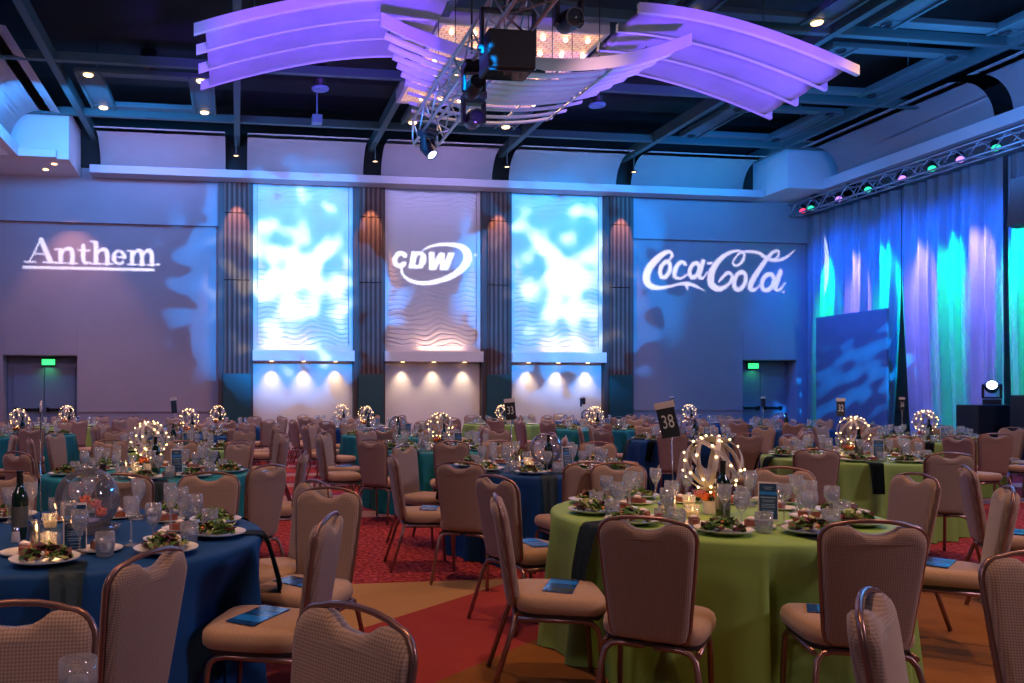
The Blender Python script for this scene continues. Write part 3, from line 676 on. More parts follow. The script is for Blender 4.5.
mk = raster(A_st, [rect(55, 243, 950, 262)], [], 380, 114, 1024, 307)
logo_projector((1.9, 7.6, 6.15), 20.3, -5.33, -1.78, 4.32, 5.43, mk, 30000, 'black projector on the truss throwing the Anthem lettering')
# CDW
C_st = [ring(190, 282, 50, 60, 42, 40, 320, 20, .12), smooth([(395, 188, 9), (450, 157, 16), (540, 132, 24), (640, 126, 32), (740, 142, 50), (800, 188, 74), (814, 250, 78), (782, 328, 70), (700, 405, 56), (590, 462, 48), (470, 495, 40), (370, 500, 34), (280, 478, 28), (222, 435, 22), (200, 392, 19), (203, 362, 14)]),
        [(884, 220, 16), (896, 220, 16)]]
C_po = [[(292, 203), (395, 203), (428, 238), (422, 310), (382, 363), (264, 363)], [(450, 205), (505, 205), (506, 292), (548, 205), (600, 205), (600, 292), (632, 205), (692, 205), (630, 372), (556, 372), (552, 300), (516, 372), (456, 372)]]
mk = raster(C_st, C_po, [[(345, 236), (376, 236), (358, 330), (324, 330)]], 320, 203, 1024, 652)
logo_projector((4.4, 7.5, 6.15), 20.2, 3.62, 6.55, 3.90, 5.67, mk, 12500, 'black projector on the truss throwing the CDW lettering')
# Coca-Cola
K_st = [smooth([(182, 178, 10), (204, 150, 16), (192, 128, 18), (160, 132, 26), (110, 168, 38), (62, 222, 44), (42, 280, 46), (62, 322, 38), (112, 336, 24), (182, 328, 15), (250, 312, 14), (292, 308, 20), (340, 318, 18), (380, 334, 10), (408, 350, 5)]),
        [(296, 318, 26), (302, 342, 6)], ring(160, 230, 30, 46, 24, 0, 360, 18, .25), smooth([(288, 196, 20), (268, 182, 18), (240, 200, 24), (220, 240, 28), (224, 272, 22), (262, 278, 14), (312, 246, 8)]),
        ring(345, 230, 30, 42, 24, 0, 360, 18, .25), smooth([(402, 176, 26), (382, 236, 28), (376, 268, 24), (398, 274, 14), (428, 238, 7)]), [(432, 188, 15), (454, 185, 15)],
        smooth([(502, 292, 12), (524, 268, 18), (560, 240, 20), (586, 262, 18), (566, 305, 18), (505, 336, 30), (456, 312, 42), (452, 250, 42), (490, 182, 32), (550, 132, 22), (620, 110, 14), (662, 126, 15), (655, 166, 17), (620, 196, 15), (592, 188, 12), (600, 160, 10), (640, 122, 12), (700, 112, 16), (760, 120, 20), (812, 150, 22), (870, 160, 20), (932, 144, 16), (990, 100, 7)]),
        ring(636, 286, 36, 52, 26, 0, 360, 18, .25), smooth([(856, 160, 8), (888, 128, 12), (884, 104, 14), (840, 122, 20), (770, 205, 30), (722, 275, 34), (702, 325, 32), (730, 338, 18), (764, 310, 8)]),
        ring(818, 290, 38, 48, 26, 0, 360, 18, .25), smooth([(900, 226, 30), (876, 290, 32), (868, 328, 26), (896, 332, 14), (930, 290, 7)]), [(920, 346, 14), (921, 346, 14)]]
mk = raster(K_st, [], [], 400, 150, 1024, 384)
logo_projector((5.6, 7.6, 6.15), 20.3, 10.76, 15.49, 4.10, 5.90, mk, 33000, 'black projector on the truss throwing the Coca-Cola script')
def cloud(P, tgt, power, angle, scale, off, lo=.44, hi=.62, white=(.55, .80, 1, 1), core=1.25, rag=1.5, sq=1.0):
    o = spot('cloud_beam', P, tgt, power, (1, 1, 1), angle, .45, .02); l = o.data; l.use_nodes = True; N = l.node_tree.nodes; L = l.node_tree.links
    em = N['Emission']; tc = N.new('ShaderNodeTexCoord'); mp = N.new('ShaderNodeMapping'); mp.inputs['Location'].default_value = off
    L.new(tc.outputs['Normal'], mp.inputs['Vector'])
    n = N.new('ShaderNodeTexNoise'); n.inputs['Scale'].default_value = scale; n.inputs['Detail'].default_value = .6; n.inputs['Roughness'].default_value = .45; L.new(mp.outputs[0], n.inputs['Vector'])
    vl = N.new('ShaderNodeVectorMath'); vl.operation = 'MULTIPLY'; vl.inputs[1].default_value = (1, sq, 0); L.new(tc.outputs['Normal'], vl.inputs[0])
    ln = N.new('ShaderNodeVectorMath'); ln.operation = 'LENGTH'; L.new(vl.outputs[0], ln.inputs[0])
    def mth(op, a, b_):
        n_ = N.new('ShaderNodeMath'); n_.operation = op
        for i, v in enumerate((a, b_)):
            if hasattr(v, 'links'): L.new(v, n_.inputs[i])
            else: n_.inputs[i].default_value = v
        return n_.outputs[0]
    body = mth('SUBTRACT', 1.0, mth('DIVIDE', ln.outputs['Value'], math.sin(R(angle/2))))
    v = mth('ADD', mth('MULTIPLY', body, core), mth('MULTIPLY', mth('SUBTRACT', n.outputs['Fac'], .5), rag))
    r = N.new('ShaderNodeValToRGB'); r.color_ramp.interpolation = 'EASE'; r.color_ramp.elements[0].position = lo; r.color_ramp.elements[1].position = hi; L.new(v, r.inputs['Fac'])
    e = r.color_ramp.elements.new(lo+.14); e.color = (.60, .60, .60, 1)
    L.new(r.outputs['Color'], em.inputs['Strength'])
    mx = N.new('ShaderNodeMix'); mx.data_type = 'RGBA'; cm = N.new('ShaderNodeMapRange'); cm.interpolation_type = 'SMOOTHSTEP'; cm.inputs['From Min'].default_value = .66; cm.inputs['From Max'].default_value = 1.15; L.new(v, cm.inputs['Value']); L.new(cm.outputs[0], mx.inputs[0]); mx.inputs[6].default_value = (.0, .30, 1, 1); mx.inputs[7].default_value = white; L.new(mx.outputs[2], em.inputs['Color'])
    return o
cloud((2.6, 6.6, 5.3), (1.3, 20.2, 4.4), 21000, 29, 26, (0, 0, 0), .12, 1.0, sq=.92)
cloud((5.0, 6.6, 5.3), (8.6, 20.2, 4.4), 21000, 28, 26, (3.3, 1, 0), .12, 1.0, sq=.92)
cloud((10.5, 9.0, 5.5), (15.0, 17.6, 1.9), 24000, 13.5, 34, (1, 2, 0), .25, .95, (.0, .30, 1, 1), .7, 3.0)

# ------------------------------------------------------------------ furniture meshes (each built once)
# banquet chair, facing +y, origin on the floor under the seat
def chair_meshes():
    D = {}
    def seat_ring(s, z, n=28):
        out = []
        for k in range(n):
            a = 2*PI*k/n; c, s_ = math.cos(a), math.sin(a); e = .42
            x = math.copysign(abs(c)**e, c)*.222*s; y = math.copysign(abs(s_)**e, s_)*.215*s
            out.append((x*(1+.12*(y/.215-.5)*.5), y+.01, z))
        return out
    b = new(); loft(b, [seat_ring(.94, .395), seat_ring(1.0, .41), seat_ring(1.01, .435), seat_ring(.985, .46), seat_ring(.92, .474), seat_ring(.7, .482), seat_ring(.3, .486)]); D['seat'] = mesh('seat', b, M['seat_fabric'], True)
    b = new(); loft(b, [seat_ring(.9, .372), seat_ring(.95, .395)]); D['pan'] = mesh('seat_pan', b, M['pan'], True)
    # backrest outline in (x, h): h up the slope; tapers to the foot, square shoulders, a shallow hand scoop
    def outline(scoop):
        pts = [(.120, 0), (.142, .012), (.152, .05), (.170, .25), (.184, .43)]
        pts += [(.184-.060*(1-math.cos(R(a))), .43+.068*math.sin(R(a))) for a in (18, 36, 54, 72, 90)]
        if scoop: top = [(.100, .500), (.084, .496), (.066, .482), (.040, .468), (0, .463)]
        else: top = [(.095, .507), (.05, .514), (0, .516)]
        pts += top; return pts + [(-x, h) for x, h in reversed(pts[:-1])]
    def place(x, h, d):  # d: thickness offset along the normal; lean back
        lean = R(9); curve = .030*(1-(x/.19)**2)
        y = -.205-h*math.sin(lean)+d*math.cos(lean)-curve*.5+.01; z = .412+h*math.cos(lean)+d*math.sin(lean)
        return (x, y, z)
    O_ = outline(True)
    def ins(s, d, cx=0, cy=.25): return [place(x*s, cy+(h-cy)*s, d) for x, h in O_]
    b = new(); loft(b, [ins(.86, -.032), ins(.95, -.029), ins(1.0, -.017), ins(1.0, .016), ins(.95, .029), ins(.86, .034)]); D['back'] = mesh('backrest', b, M['fabric'], True)
    tp = [place(x*1.03, h*1.008, 0) for x, h in outline(False)]
    b = new(); tube(b, tp, .0088, 8); D['bframe'] = mesh('back_frame', b, M['frame'])
    for s, nm in ((1, 'r'), (-1, 'l')):
        b = new(); tube(b, [(s*.02, -.20, .378), (s*.12, -.20, .378), (s*.158, -.202, .368), (s*.180, -.21, .34), (s*.190, -.225, .29), (s*.215, -.315, .006)], .0125, 8); D['rear'+nm] = mesh('leg', b, M['frame'])
        b = new(); tube(b, [(s*.185, -.19, .366), (s*.187, .10, .366), (s*.188, .145, .358), (s*.19, .172, .335), (s*.192, .182, .30), (s*.198, .20, .006)], .0125, 8); D['front'+nm] = mesh('leg', b, M['frame'])
    return D
CD = chair_meshes()
n_chair = [0]
proto_chair = None
def chair(x, y, rz, label, group):
    global proto_chair
    if proto_chair is None:
        r = root('banquet_chair', (x, y, 0), rz, label, 'chair', group)
        ob('seat', CD['seat'], r); ob('seat_pan', CD['pan'], r); ob('backrest', CD['back'], r); ob('back_frame', CD['bframe'], r)
        for k in ('rearr', 'rearl', 'frontr', 'frontl'): ob('leg', CD[k], r)
        proto_chair = r
        proto_chair_kids.extend(r.children); return r
    r = proto_chair.copy(); COL.objects.link(r); r.location = (x, y, 0); r.rotation_euler = (0, 0, rz); r['label'] = label; r['group'] = group
    for ch in proto_chair_kids:
        c = ch.copy(); COL.objects.link(c); c.parent = r
    return r
proto_chair_kids = []
# tablecloths
TR = .885
def cloth(m, seed, press=()):
    rnd = random.Random(seed); b = new(); seg = 192; nf = 17
    fold = [(2*PI*i/nf+rnd.uniform(-.12, .12), rnd.uniform(.6, 1.15)) for i in range(nf)]
    def f(a):
        v = 0
        for c, h in fold:
            d = (a-c+PI) % (2*PI)-PI; v += h*math.exp(-(d/.062)**2)
        return v
    F_ = [f(2*PI*k/seg) for k in range(seg)]
    prof = [(0, .752, 0), (.5, .752, 0), (.80, .752, 0), (.865, .7515, 0), (.882, .745, 0), (.889, .73, .02)]
    prof += [(.889+.045*t, .73*(1-t)+.006*t, t**.6) for t in (.08, .18, .32, .48, .64, .8, .92, 1.0)]
    rings = []
    for r_, z, w in prof:
        if r_ == 0: rings.append([b.verts.new((0, 0, z))]); continue
        rings.append([b.verts.new(((r_+w*(.105*F_[k]-.04))*math.cos(2*PI*k/seg), (r_+w*(.105*F_[k]-.04))*math.sin(2*PI*k/seg), z)) for k in range(seg)])
    for A, B in zip(rings, rings[1:]):
        for k in range(seg):
            k2 = (k+1) % seg
            fc = b.faces.new((A[0], B[k], B[k2]) if len(A) == 1 else (A[k], A[k2], B[k2], B[k])); fc.smooth = True
    for v in b.verts:
        if v.co.z > .70: continue
        f_ = min(1, (.70-v.co.z)/.17); r0 = math.hypot(v.co.x, v.co.y); cut = r0
        for (px, py, rz) in press:
            c, s_ = math.cos(rz), math.sin(rz); q = r0
            while q > .45:
                dx, dy = v.co.x*q/r0-px, v.co.y*q/r0-py; lx, ly = c*dx+s_*dy, -s_*dx+c*dy
                if abs(lx) > .262 or abs(ly) > .262: break
                q -= .008
            cut = min(cut, q)
        if cut < r0: k_ = (r0+(cut-r0)*f_)/r0; v.co.x *= k_; v.co.y *= k_
    return mesh('tablecloth', b, m)
CL = {(c, s): cloth(M[c], s) for c in ('green', 'navy', 'teal') for s in (1, 2)}
TZ = .7535
# napkin hanging over the edge; origin at table centre height 0, extends along +x
def napkin():
    b = new(); prof = [(.70, .757), (.80, .758), (.872, .758), (.893, .752), (.903, .735), (.918, .70), (.94, .62), (.965, .53), (.975, .47)]
    rows = []
    for i, (r_, z) in enumerate(prof):
        w = .07-.02*(i/8); rows.append([(r_+(.010*math.sin(k*1.9+i*.3) if i > 3 else .002*(k % 2)), w*(k/3-1), z) for k in range(7)])
    sheet(b, rows, .004); return mesh('napkin', b, M['napkin'], True)
NAP = napkin()
def plate_mesh(r, h=.022):
    b = new(); lathe(b, [(0, .004), (r*.55, .004), (r*.66, .010), (r*.97, h), (r, h+.001), (r*.99, h-.004), (r*.62, .0), (r*.5, 0), (0, 0)], 36); return mesh('plate', b, M['china'], True)
PL, DPL = plate_mesh(.135), plate_mesh(.095, .014)
def salad(seed):
    rnd = random.Random(seed); b = new()
    for k in range(75):
        a = rnd.uniform(0, 2*PI); q = rnd.random()**.6; r_ = .088*q; z = .016+.042*(1-q*q)*rnd.uniform(.5, 1.1)
        mi = rnd.choices([0, 1, 2, 3, 4], [45, 20, 14, 6, 8])[0]
        c = Vector((r_*math.cos(a), r_*math.sin(a), z))
        if mi in (3, 4):
            ball(b, c+Vector((0, 0, .005)), rnd.uniform(.008, .014), mi, 6, 5, (1, 1, .8)); continue
        l = rnd.uniform(.018, .036); w = l*rnd.uniform(.4, .75)
        mt = Matrix.Translation(c) @ Matrix.Rotation(rnd.uniform(0, 6.3), 4, 'Z') @ Matrix.Rotation(rnd.uniform(-.7, .9), 4, 'X') @ Matrix.Rotation(rnd.uniform(-.7, .7), 4, 'Y')
        P_ = [[(-w, -l*.5, .004), (-w*.5, -l, 0), (0, -l*1.05, -.003)], [(-w*1.1, 0, .008), (0, 0, 0), (w*1.1, 0, .009)], [(-w*.7, l*.7, .002), (0, l*1.1, .012), (w*.7, l*.7, .004)]]
        P_[0] = [(-w*.7, -l*.8, .006), (0, -l, -.002), (w*.7, -l*.8, .006)]
        V = [[b.verts.new(mt @ Vector(p)) for p in row] for row in P_]
        for i in range(2):
            for j in range(2):
                f = b.faces.new((V[i][j], V[i][j+1], V[i+1][j+1], V[i+1][j])); f.material_index = mi; f.smooth = True
    return mesh('salad', b, [M['leafA'], M['leafB'], M['leafC'], M['carrot'], M['cheese']])
SAL = [salad(s) for s in (1, 2, 3)]
def cake():
    b = new(); pts = [(-.05, -.028), (.055, -.012), (.055, .012), (-.05, .028)]
    loft(b, [[(x, y, .007) for x, y in pts], [(x, y, .032) for x, y in pts], [(x*.98, y*.95, .036) for x, y in pts]], 0, True, True, False)
    b2 = new(); lathe(b2, [(0, .036), (.02, .037), (.022, .046), (.014, .050), (.006, .054), (0, .055)], 12)
    return mesh('cake', b, M['cake']), mesh('cream', b2, M['cream'], True)
CAKE, CREAM = cake()
def goblet(h, r, bowl_h, flare):
    b = new(); zb = h-bowl_h
    lathe(b, [(0, .003), (.034, .002), (.035, .004), (.012, .009), (.0045, .02), (.004, zb-.012), (.010, zb-.003), (r*.6, zb+.016), (r*.95, zb+bowl_h*.42), (r, zb+bowl_h*.6), (r*flare, h), (r*flare-.0016, h), (r-.002, zb+bowl_h*.6), (r*.93, zb+bowl_h*.42), (r*.55, zb+.019), (0, zb+.012)], 20)
    return mesh('goblet', b, M['glass'])
GOB = goblet(.185, .038, .10, .92); WINE = goblet(.215, .034, .095, .98)
def tumbler():
    b = new(); lathe(b, [(0, .004), (.026, .0), (.034, .004), (.041, .05), (.040, .10), (.0385, .10), (.039, .05), (.031, .012), (0, .012)], 20)
    return mesh('tumbler', b, M['glass'])
TUM = tumbler()
def water(r0, r1, z0, z1):
    b = new(); lathe(b, [(0, z0), (r0, z0+.002), (r1, z1), (0, z1)], 20); return mesh('water', b, M['water'])
GWAT = water(.018, .034, .1, .142); TWAT = water(.030, .0375, .014, .06)
def bottle():
    D = {}; b = new(); lathe(b, [(0, 0), (.034, 0), (.037, .006), (.037, .18), (.034, .205), (.020, .232), (.0145, .25), (.0135, .30), (.0155, .302), (.0155, .312), (.013, .314), (0, .314)], 24); D['b'] = mesh('glass_body', b, M['bottle'], True)
    b = new(); lathe(b, [(.0376, .055), (.0376, .15)], 24); D['l'] = mesh('label', b, M['label'])
    b = new(); lathe(b, [(.0148, .255), (.0145, .30), (.0163, .3015), (.0163, .313), (.0, .3155)], 20); D['f'] = mesh('foil', b, M['foil'], True)
    return D
BOT = bottle()
def candle():
    b = new(); lathe(b, [(0, 0), (.030, 0), (.034, .004), (.037, .07), (.0345, .07), (.031, .008), (0, .008)], 20); h = mesh('holder', b, M['glass'])
    b = new(); lathe(b, [(0, .009), (.030, .009), (.031, .036), (0, .034)], 18); w = mesh('wax', b, M['wax'], True)
    b = new(); lathe(b, [(0, .034), (.004, .04), (.0055, .047), (.003, .058), (0, .066)], 10); f = mesh('flame', b, M['flame'], True)
    return h, w, f
CAN = candle()
def pitcher():
    b = new(); lathe(b, [(0, 0), (.036, 0), (.037, .008), (.028, .09), (.026, .115), (.029, .12), (.028, .12), (.024, .112), (0, .11)], 20); p = mesh('body', b, M['steel'], True)
    b = new(); tube(b, [(.027, 0, .10), (.05, 0, .095), (.056, 0, .06), (.048, 0, .03), (.034, 0, .025)], .004, 6); return p, mesh('handle', b, M['steel'])
PIT = pitcher()
def shaker():
    b = new(); lathe(b, [(0, 0), (.018, 0), (.02, .005), (.016, .05), (0, .05)], 14); g = mesh('body', b, M['card_white'], True)
    b = new(); lathe(b, [(.017, .05), (.017, .06), (.01, .07), (0, .071)], 14); return g, mesh('cap', b, M['steel'], True)
SHK = shaker()
# menu card: folded tent, printed dark blue on the outside
def menu():
    D = {}; b = new(); loft(b, [[(-.048, -.03, 0), (.048, -.03, 0), (.048, -.028, 0), (-.048, -.028, 0)], [(-.048, -.002, .205), (.048, -.002, .205), (.048, 0, .205), (-.048, 0, .205)]], 0, True, True, False)
    loft(b, [[(-.048, .03, 0), (.048, .03, 0), (.048, .028, 0), (-.048, .028, 0)], [(-.048, .002, .205), (.048, .002, .205), (.048, 0, .205), (-.048, 0, .205)]], 0, True, True, False); D['card'] = mesh('card', b, M['card_white'])
    def pane(x0, x1, z0, z1, m, off): 
        q = []
        for z in (z0, z1):
            y = -.03+.028*z/.205-off; q.append(((x0, y, z), (x1, y, z)))
        bb = new(); v = [bb.verts.new(p) for p in (*q[0], q[1][1], q[1][0])]; bb.faces.new(v); return bb
    D['print'] = mesh('print', pane(-.042, .044, .012, .196, None, .0008), M['menu_blue'])
    D['band'] = mesh('band', pane(-.042, .044, .138, .154, None, .0014), M['menu_band'])
    b = new(); rnd = random.Random(4)
    for i, z in enumerate((.178, .168, .124, .110, .102, .088, .080, .072, .058, .050, .035, .022)):
        w = (.022, .016, .036, .03, .028, .033, .03, .033, .028, .024, .02, .022)[i]; h = .003 if i != 2 else .006; y = -.03+.028*z/.205-.0016
        v = [b.verts.new(p) for p in ((-w, y-.0, z-h/2), (w, y, z-h/2), (w, y+.0004, z+h/2), (-w, y+.0004, z+h/2))]; b.faces.new(v)
    D['lines'] = mesh('lines', b, M['menu_text']); return D
MEN = menu()
# lit orb: six hoops and a string of bulbs
OR = .155
def orb(seed=1):
    rnd = random.Random(seed); hoops = []; spots = []; bulbs = new(); wire = new()
    for k in range(6):
        mt = Matrix.Rotation(k*R(31)+.3, 4, 'Z') @ Matrix.Rotation(R((90, 62, 78, 100, 55, 120)[k]), 4, 'X'); b = new(); n = 40; rows = []
        for i in range(n):
            a = 2*PI*i/n; c, s = math.cos(a), math.sin(a); rows.append([mt @ Vector((r_*c, r_*s, z)) for r_, z in ((OR-.002, -.013), (OR+.0015, -.013), (OR+.0015, .013), (OR-.002, .013))])
        loft(b, rows+[rows[0]], 0, False, False, False); bmesh.ops.remove_doubles(b, verts=b.verts[:], dist=1e-6); hoops.append(mesh('hoop', b, M['wood_hoop']))
        for i in range(7):
            a = 2*PI*(i+rnd.uniform(-.25, .25))/7+k; p = mt @ Vector(((OR+.006)*math.cos(a), (OR+.006)*math.sin(a), rnd.uniform(-.008, .008))); spots.append(p); ball(bulbs, p, .0060, 0, 8, 6)
        if k % 2 == 0: tube(wire, [mt @ Vector(((OR+.003)*math.cos(2*PI*i/36), (OR+.003)*math.sin(2*PI*i/36), .009*math.sin(i*1.3))) for i in range(36)], .0013, 4, closed=True)
    return hoops, mesh('light_string', bulbs, M['bulb']), mesh('wire', wire, M['wire']), spots
ORB = orb()
BLB = new(); ball(BLB, (0, 0, 0), .0060, 0, 8, 6); BLB = mesh('bulb', BLB, M['bulb'])
def rose(m):
    b = new(); ball(b, (0, 0, 0), .022, 0, 10, 8, (1, 1, .85))
    for k in range(9):
        a = k*2.4; r_ = .010+.0016*k; mt = Matrix.Rotation(a, 4, 'Z') @ Matrix.Translation((r_, 0, .004-.0012*k)) @ Matrix.Rotation(R(18+5*k), 4, 'Y')
        V = [[b.verts.new(mt @ Vector((.004*math.cos(v*2), (u-1)*.014*(1-.25*v), v*.016-.008))) for u in range(3)] for v in range(3)]
        for i in range(2):
            for j in range(2): b.faces.new((V[i][j], V[i][j+1], V[i+1][j+1], V[i+1][j])).smooth = True
    return mesh('flower', b, m)
ROSE, ROSEP = rose(M['rose']), rose(M['rose_pink'])
def vase():
    b = new(); lathe(b, [(0, 0), (.048, 0), (.052, .01), (.055, .075), (.052, .075), (.047, .01), (0, .01)], 22); v = mesh('vase', b, M['card_white'], True)
    b = new(); rnd = random.Random(2)
    for k in range(18):
        a = rnd.uniform(0, 6.28); r_ = rnd.uniform(.02, .075); tube(b, [(.02*math.cos(a), .02*math.sin(a), .05), (r_*math.cos(a), r_*math.sin(a), .10)], [.002, .004], 4); ball(b, (r_*math.cos(a), r_*math.sin(a), .09), .012, 0, 6, 4, (1.4, 1, .4))
    return v, mesh('greenery', b, M['stem'])
VAS = vase()
def bowl():
    b = new(); pr = []
    for i in range(18):
        a = R(-86+i*(86+58)/17); pr.append((.15*math.cos(a), .15*math.sin(a)+.15))
    pi_ = [(max(0, r_-.003), z+.0006) for r_, z in reversed(pr)]
    lathe(b, [(0, 0)]+pr+pi_+[(0, .004)], 32); g = mesh('globe', b, M['bowl'])
    b = new(); lathe(b, [(0, 0), (.07, 0), (.10, .012), (.125, .035), (.122, .036), (.095, .015), (.066, .006), (0, .006)], 28); d = mesh('dish', b, M['bowl'])
    b = new(); lathe(b, [(0, 0), (.05, .0), (.06, .02), (0, .03)], 16); p = mesh('pebbles', b, mat('glass_gems', (.35, .3, .5), .2, var=.6, vscale=90), True)
    return g, d, p
BWL = bowl()
# number stand
def stand():
    D = {}; b = new(); box(b, -.05, .05, -.04, .04, 0, .006, .002); D['base'] = mesh('base', b, M['steel'])
    b = new(); tube(b, [(0, 0, .005), (0, 0, .2), (-.006, 0, .46)], .0032, 6); D['rod'] = mesh('rod', b, M['steel'])
    b = new(); box(b, -.047, .047, -.0015, .0015, 0, .165, .001); D['card'] = mesh('card', b, M['card_black'])
    b = new(); box(b, -.052, .052, -.003, .003, .162, .198, .001); D['header'] = mesh('header', b, M['card_white'])
    return D
STD = stand()
NUM = {}
def booklet_mesh():
    D = {}; b = new(); box(b, -.07, .07, -.14, .14, 0, .004, .001); D['b'] = mesh('cover', b, M['book_blue'])
    b = new(); box(b, -.069, .069, .02, .10, .004, .0048); D['w'] = mesh('picture_band', b, M['book_band'])
    b = new(); box(b, -.069, .069, -.135, -.06, .004, .0046); D['d'] = mesh('title_band', b, M['book_dark']); return D
BK = booklet_mesh()

# ------------------------------------------------------------------ layout
CY, SY = math.cos(YAW), math.sin(YAW)
def proj(x, y, z):
    zc = y*CY+x*SY; xc = x*CY-y*SY
    return 349+FPX*xc/max(zc, .05), 395-FPX*(z-CH)/max(zc, .05), zc
def in_view(x, y, z, m=25):
    u, v, zc = proj(x, y, z); return zc > .6 and -m < u < 1024+m and v < 683+m
# x, y, cloth, centrepiece, how it is called, number (text, dx, dy, turn, tilt) or None
TABLES = [
 (2.65, 4.17, 'green', 'orb', 'green table 38', ('38', -.30, -.1, -28, 12)),
 (-.76, 3.99, 'navy', 'bowl', 'near left navy table', ('', -.17, .0, 108, 10)),
 (2.78, 7.06, 'navy', 'bowl', 'navy table 33', ('33', -.23, .15, -8, 5)),
 (-.75, 7.11, 'teal', 'orb', 'left teal table', None),
 (6.54, 7.74, 'green', 'orb', 'green table 32', ('32', .02, .2, 2, 0)),
 (2.54, 9.84, 'teal', 'orb', 'first teal aisle table', None),
 (-.85, 10.22, 'green', 'bowl', 'green table left of aisle', ('', .06, .2, 55, 5)),
 (6.65, 11.04, 'navy', 'bowl', 'navy table behind table 32', None),
 (10.09, 10.55, 'green', 'orb', 'green table nearest the curtain', ('36', -.10, .3, 5, 0)),
 (-4.3, 10.3, 'teal', 'bowl', 'teal table cut by the left edge', None),
 (-.79, 13.6, 'navy', 'orb', 'navy table left of aisle', ('', -.25, .1, -40, 8)),
 (2.6, 13.1, 'teal', 'bowl', 'second teal aisle table', None),
 (-3.6, 14.0, 'teal', 'orb', 'teal table by the left wall', None),
 (7.0, 14.97, 'teal', 'orb', 'teal table before right wave panel', ('', -.2, .2, 50, 0)),
 (10.7, 14.5, 'navy', 'bowl', 'navy table near the right exit', ('', -.2, .3, 8, 0)),
 (2.6, 16.1, 'navy', 'orb', 'third navy aisle table', None),
 (-.4, 17.2, 'navy', 'orb', 'navy table before first column', None),
 (-3.65, 18.0, 'green', 'orb', 'green table before left exit', None),
 (2.45, 18.75, 'navy', 'orb', 'last navy aisle table', None),
 (6.0, 17.6, 'green', 'orb', 'green table before third column', None),
 (8.5, 18.6, 'navy', 'bowl', 'navy table before fourth column', ('', .0, .2, 0, 0)),
 (10.7, 17.8, 'navy', 'orb', 'navy table 27', ('27', -.3, .2, -15, 8)),
 (-.98, .80, 'navy', None, 'table under the bottom left corner', None),
 (6.4, 4.4, 'green', None, 'table off the right edge', None),
]
SEAT = ['front', 'front left', 'left front', 'left rear', 'rear left', 'rear', 'rear right', 'right rear', 'right front', 'front right']
# chairs set by hand at the nearest tables: centre x, y, facing (degrees clockwise from straight ahead), seat index, booklet
def camxy(u, zc): 
    xc = (u-349)/FPX*zc; return xc*CY+zc*SY, zc*CY-xc*SY
HAND = {   # from the middle of the backrest top: u, v there, facing, seat, booklet
 0: [(646, 517, 30, 0, 0), (497, 495, 98, 2, 1), (500, 476, 60, 3, 1), (874, 521, 13, 9, 1), (1008, 487, 300, 8, 1), (917, 474, 266, 7, 0), (646, 468, 192, 4, 0), (780, 468, 205, 6, 0)],
 1: [(151, 551, -66, 0, 1), (298, 512, 283, 9, 1), (262, 485, 238, 7, 0), (330, 488, 205, 8, 1), (150, 482, 176, 6, 0), (5, 472, 155, 4, 0)],
 2: [(460, 462, 25, 1, 0), (392, 455, 86, 2, 1), (416, 446, 130, 3, 0), (588, 462, -12, 9, 0), (678, 449, 285, 7, 0), (588, 443, 190, 6, 0), (500, 441, 165, 5, 0)],
 3: [(123, 474, 4, 0, 0), (72, 453, 30, 1, 0), (268, 465, -50, 9, 0), (272, 452, 272, 8, 0), (240, 443, 220, 7, 0), (182, 441, 185, 6, 0), (110, 440, 165, 5, 0)],
 4: [(817, 449, 14, 0, 0), (950, 453, 10, 9, 0), (762, 439, 100, 2, 0), (795, 436, 150, 3, 0), (862, 430, 190, 5, 0), (905, 437, 222, 6, 0)],
 22: [(357, 609, 226, 7, 0), (14, 604, 172, 6, 0)],
 23: [(966, 466, 118, 2, 1), (1046, 553, 190, 1, 0)],
}
def back_to_seat(u, v, fc):
    zb = FPX*(CH-.925)/(v-395); x, y = camxy(u, zb); a = R(fc)+YAW
    return x+.28*math.sin(a), y+.28*math.cos(a), -a
def booklet(x, y, rz, seat_label):
    r = root('program_booklet', (x, y, .4865), rz, 'blue booklet on seat at '+seat_label, 'booklet', 'blue booklets on the chair seats')
    ob('cover', BK['b'], r); ob('picture_band', BK['w'], r); ob('title_band', BK['d'], r)
rnd = random.Random(21); SPOTS = []
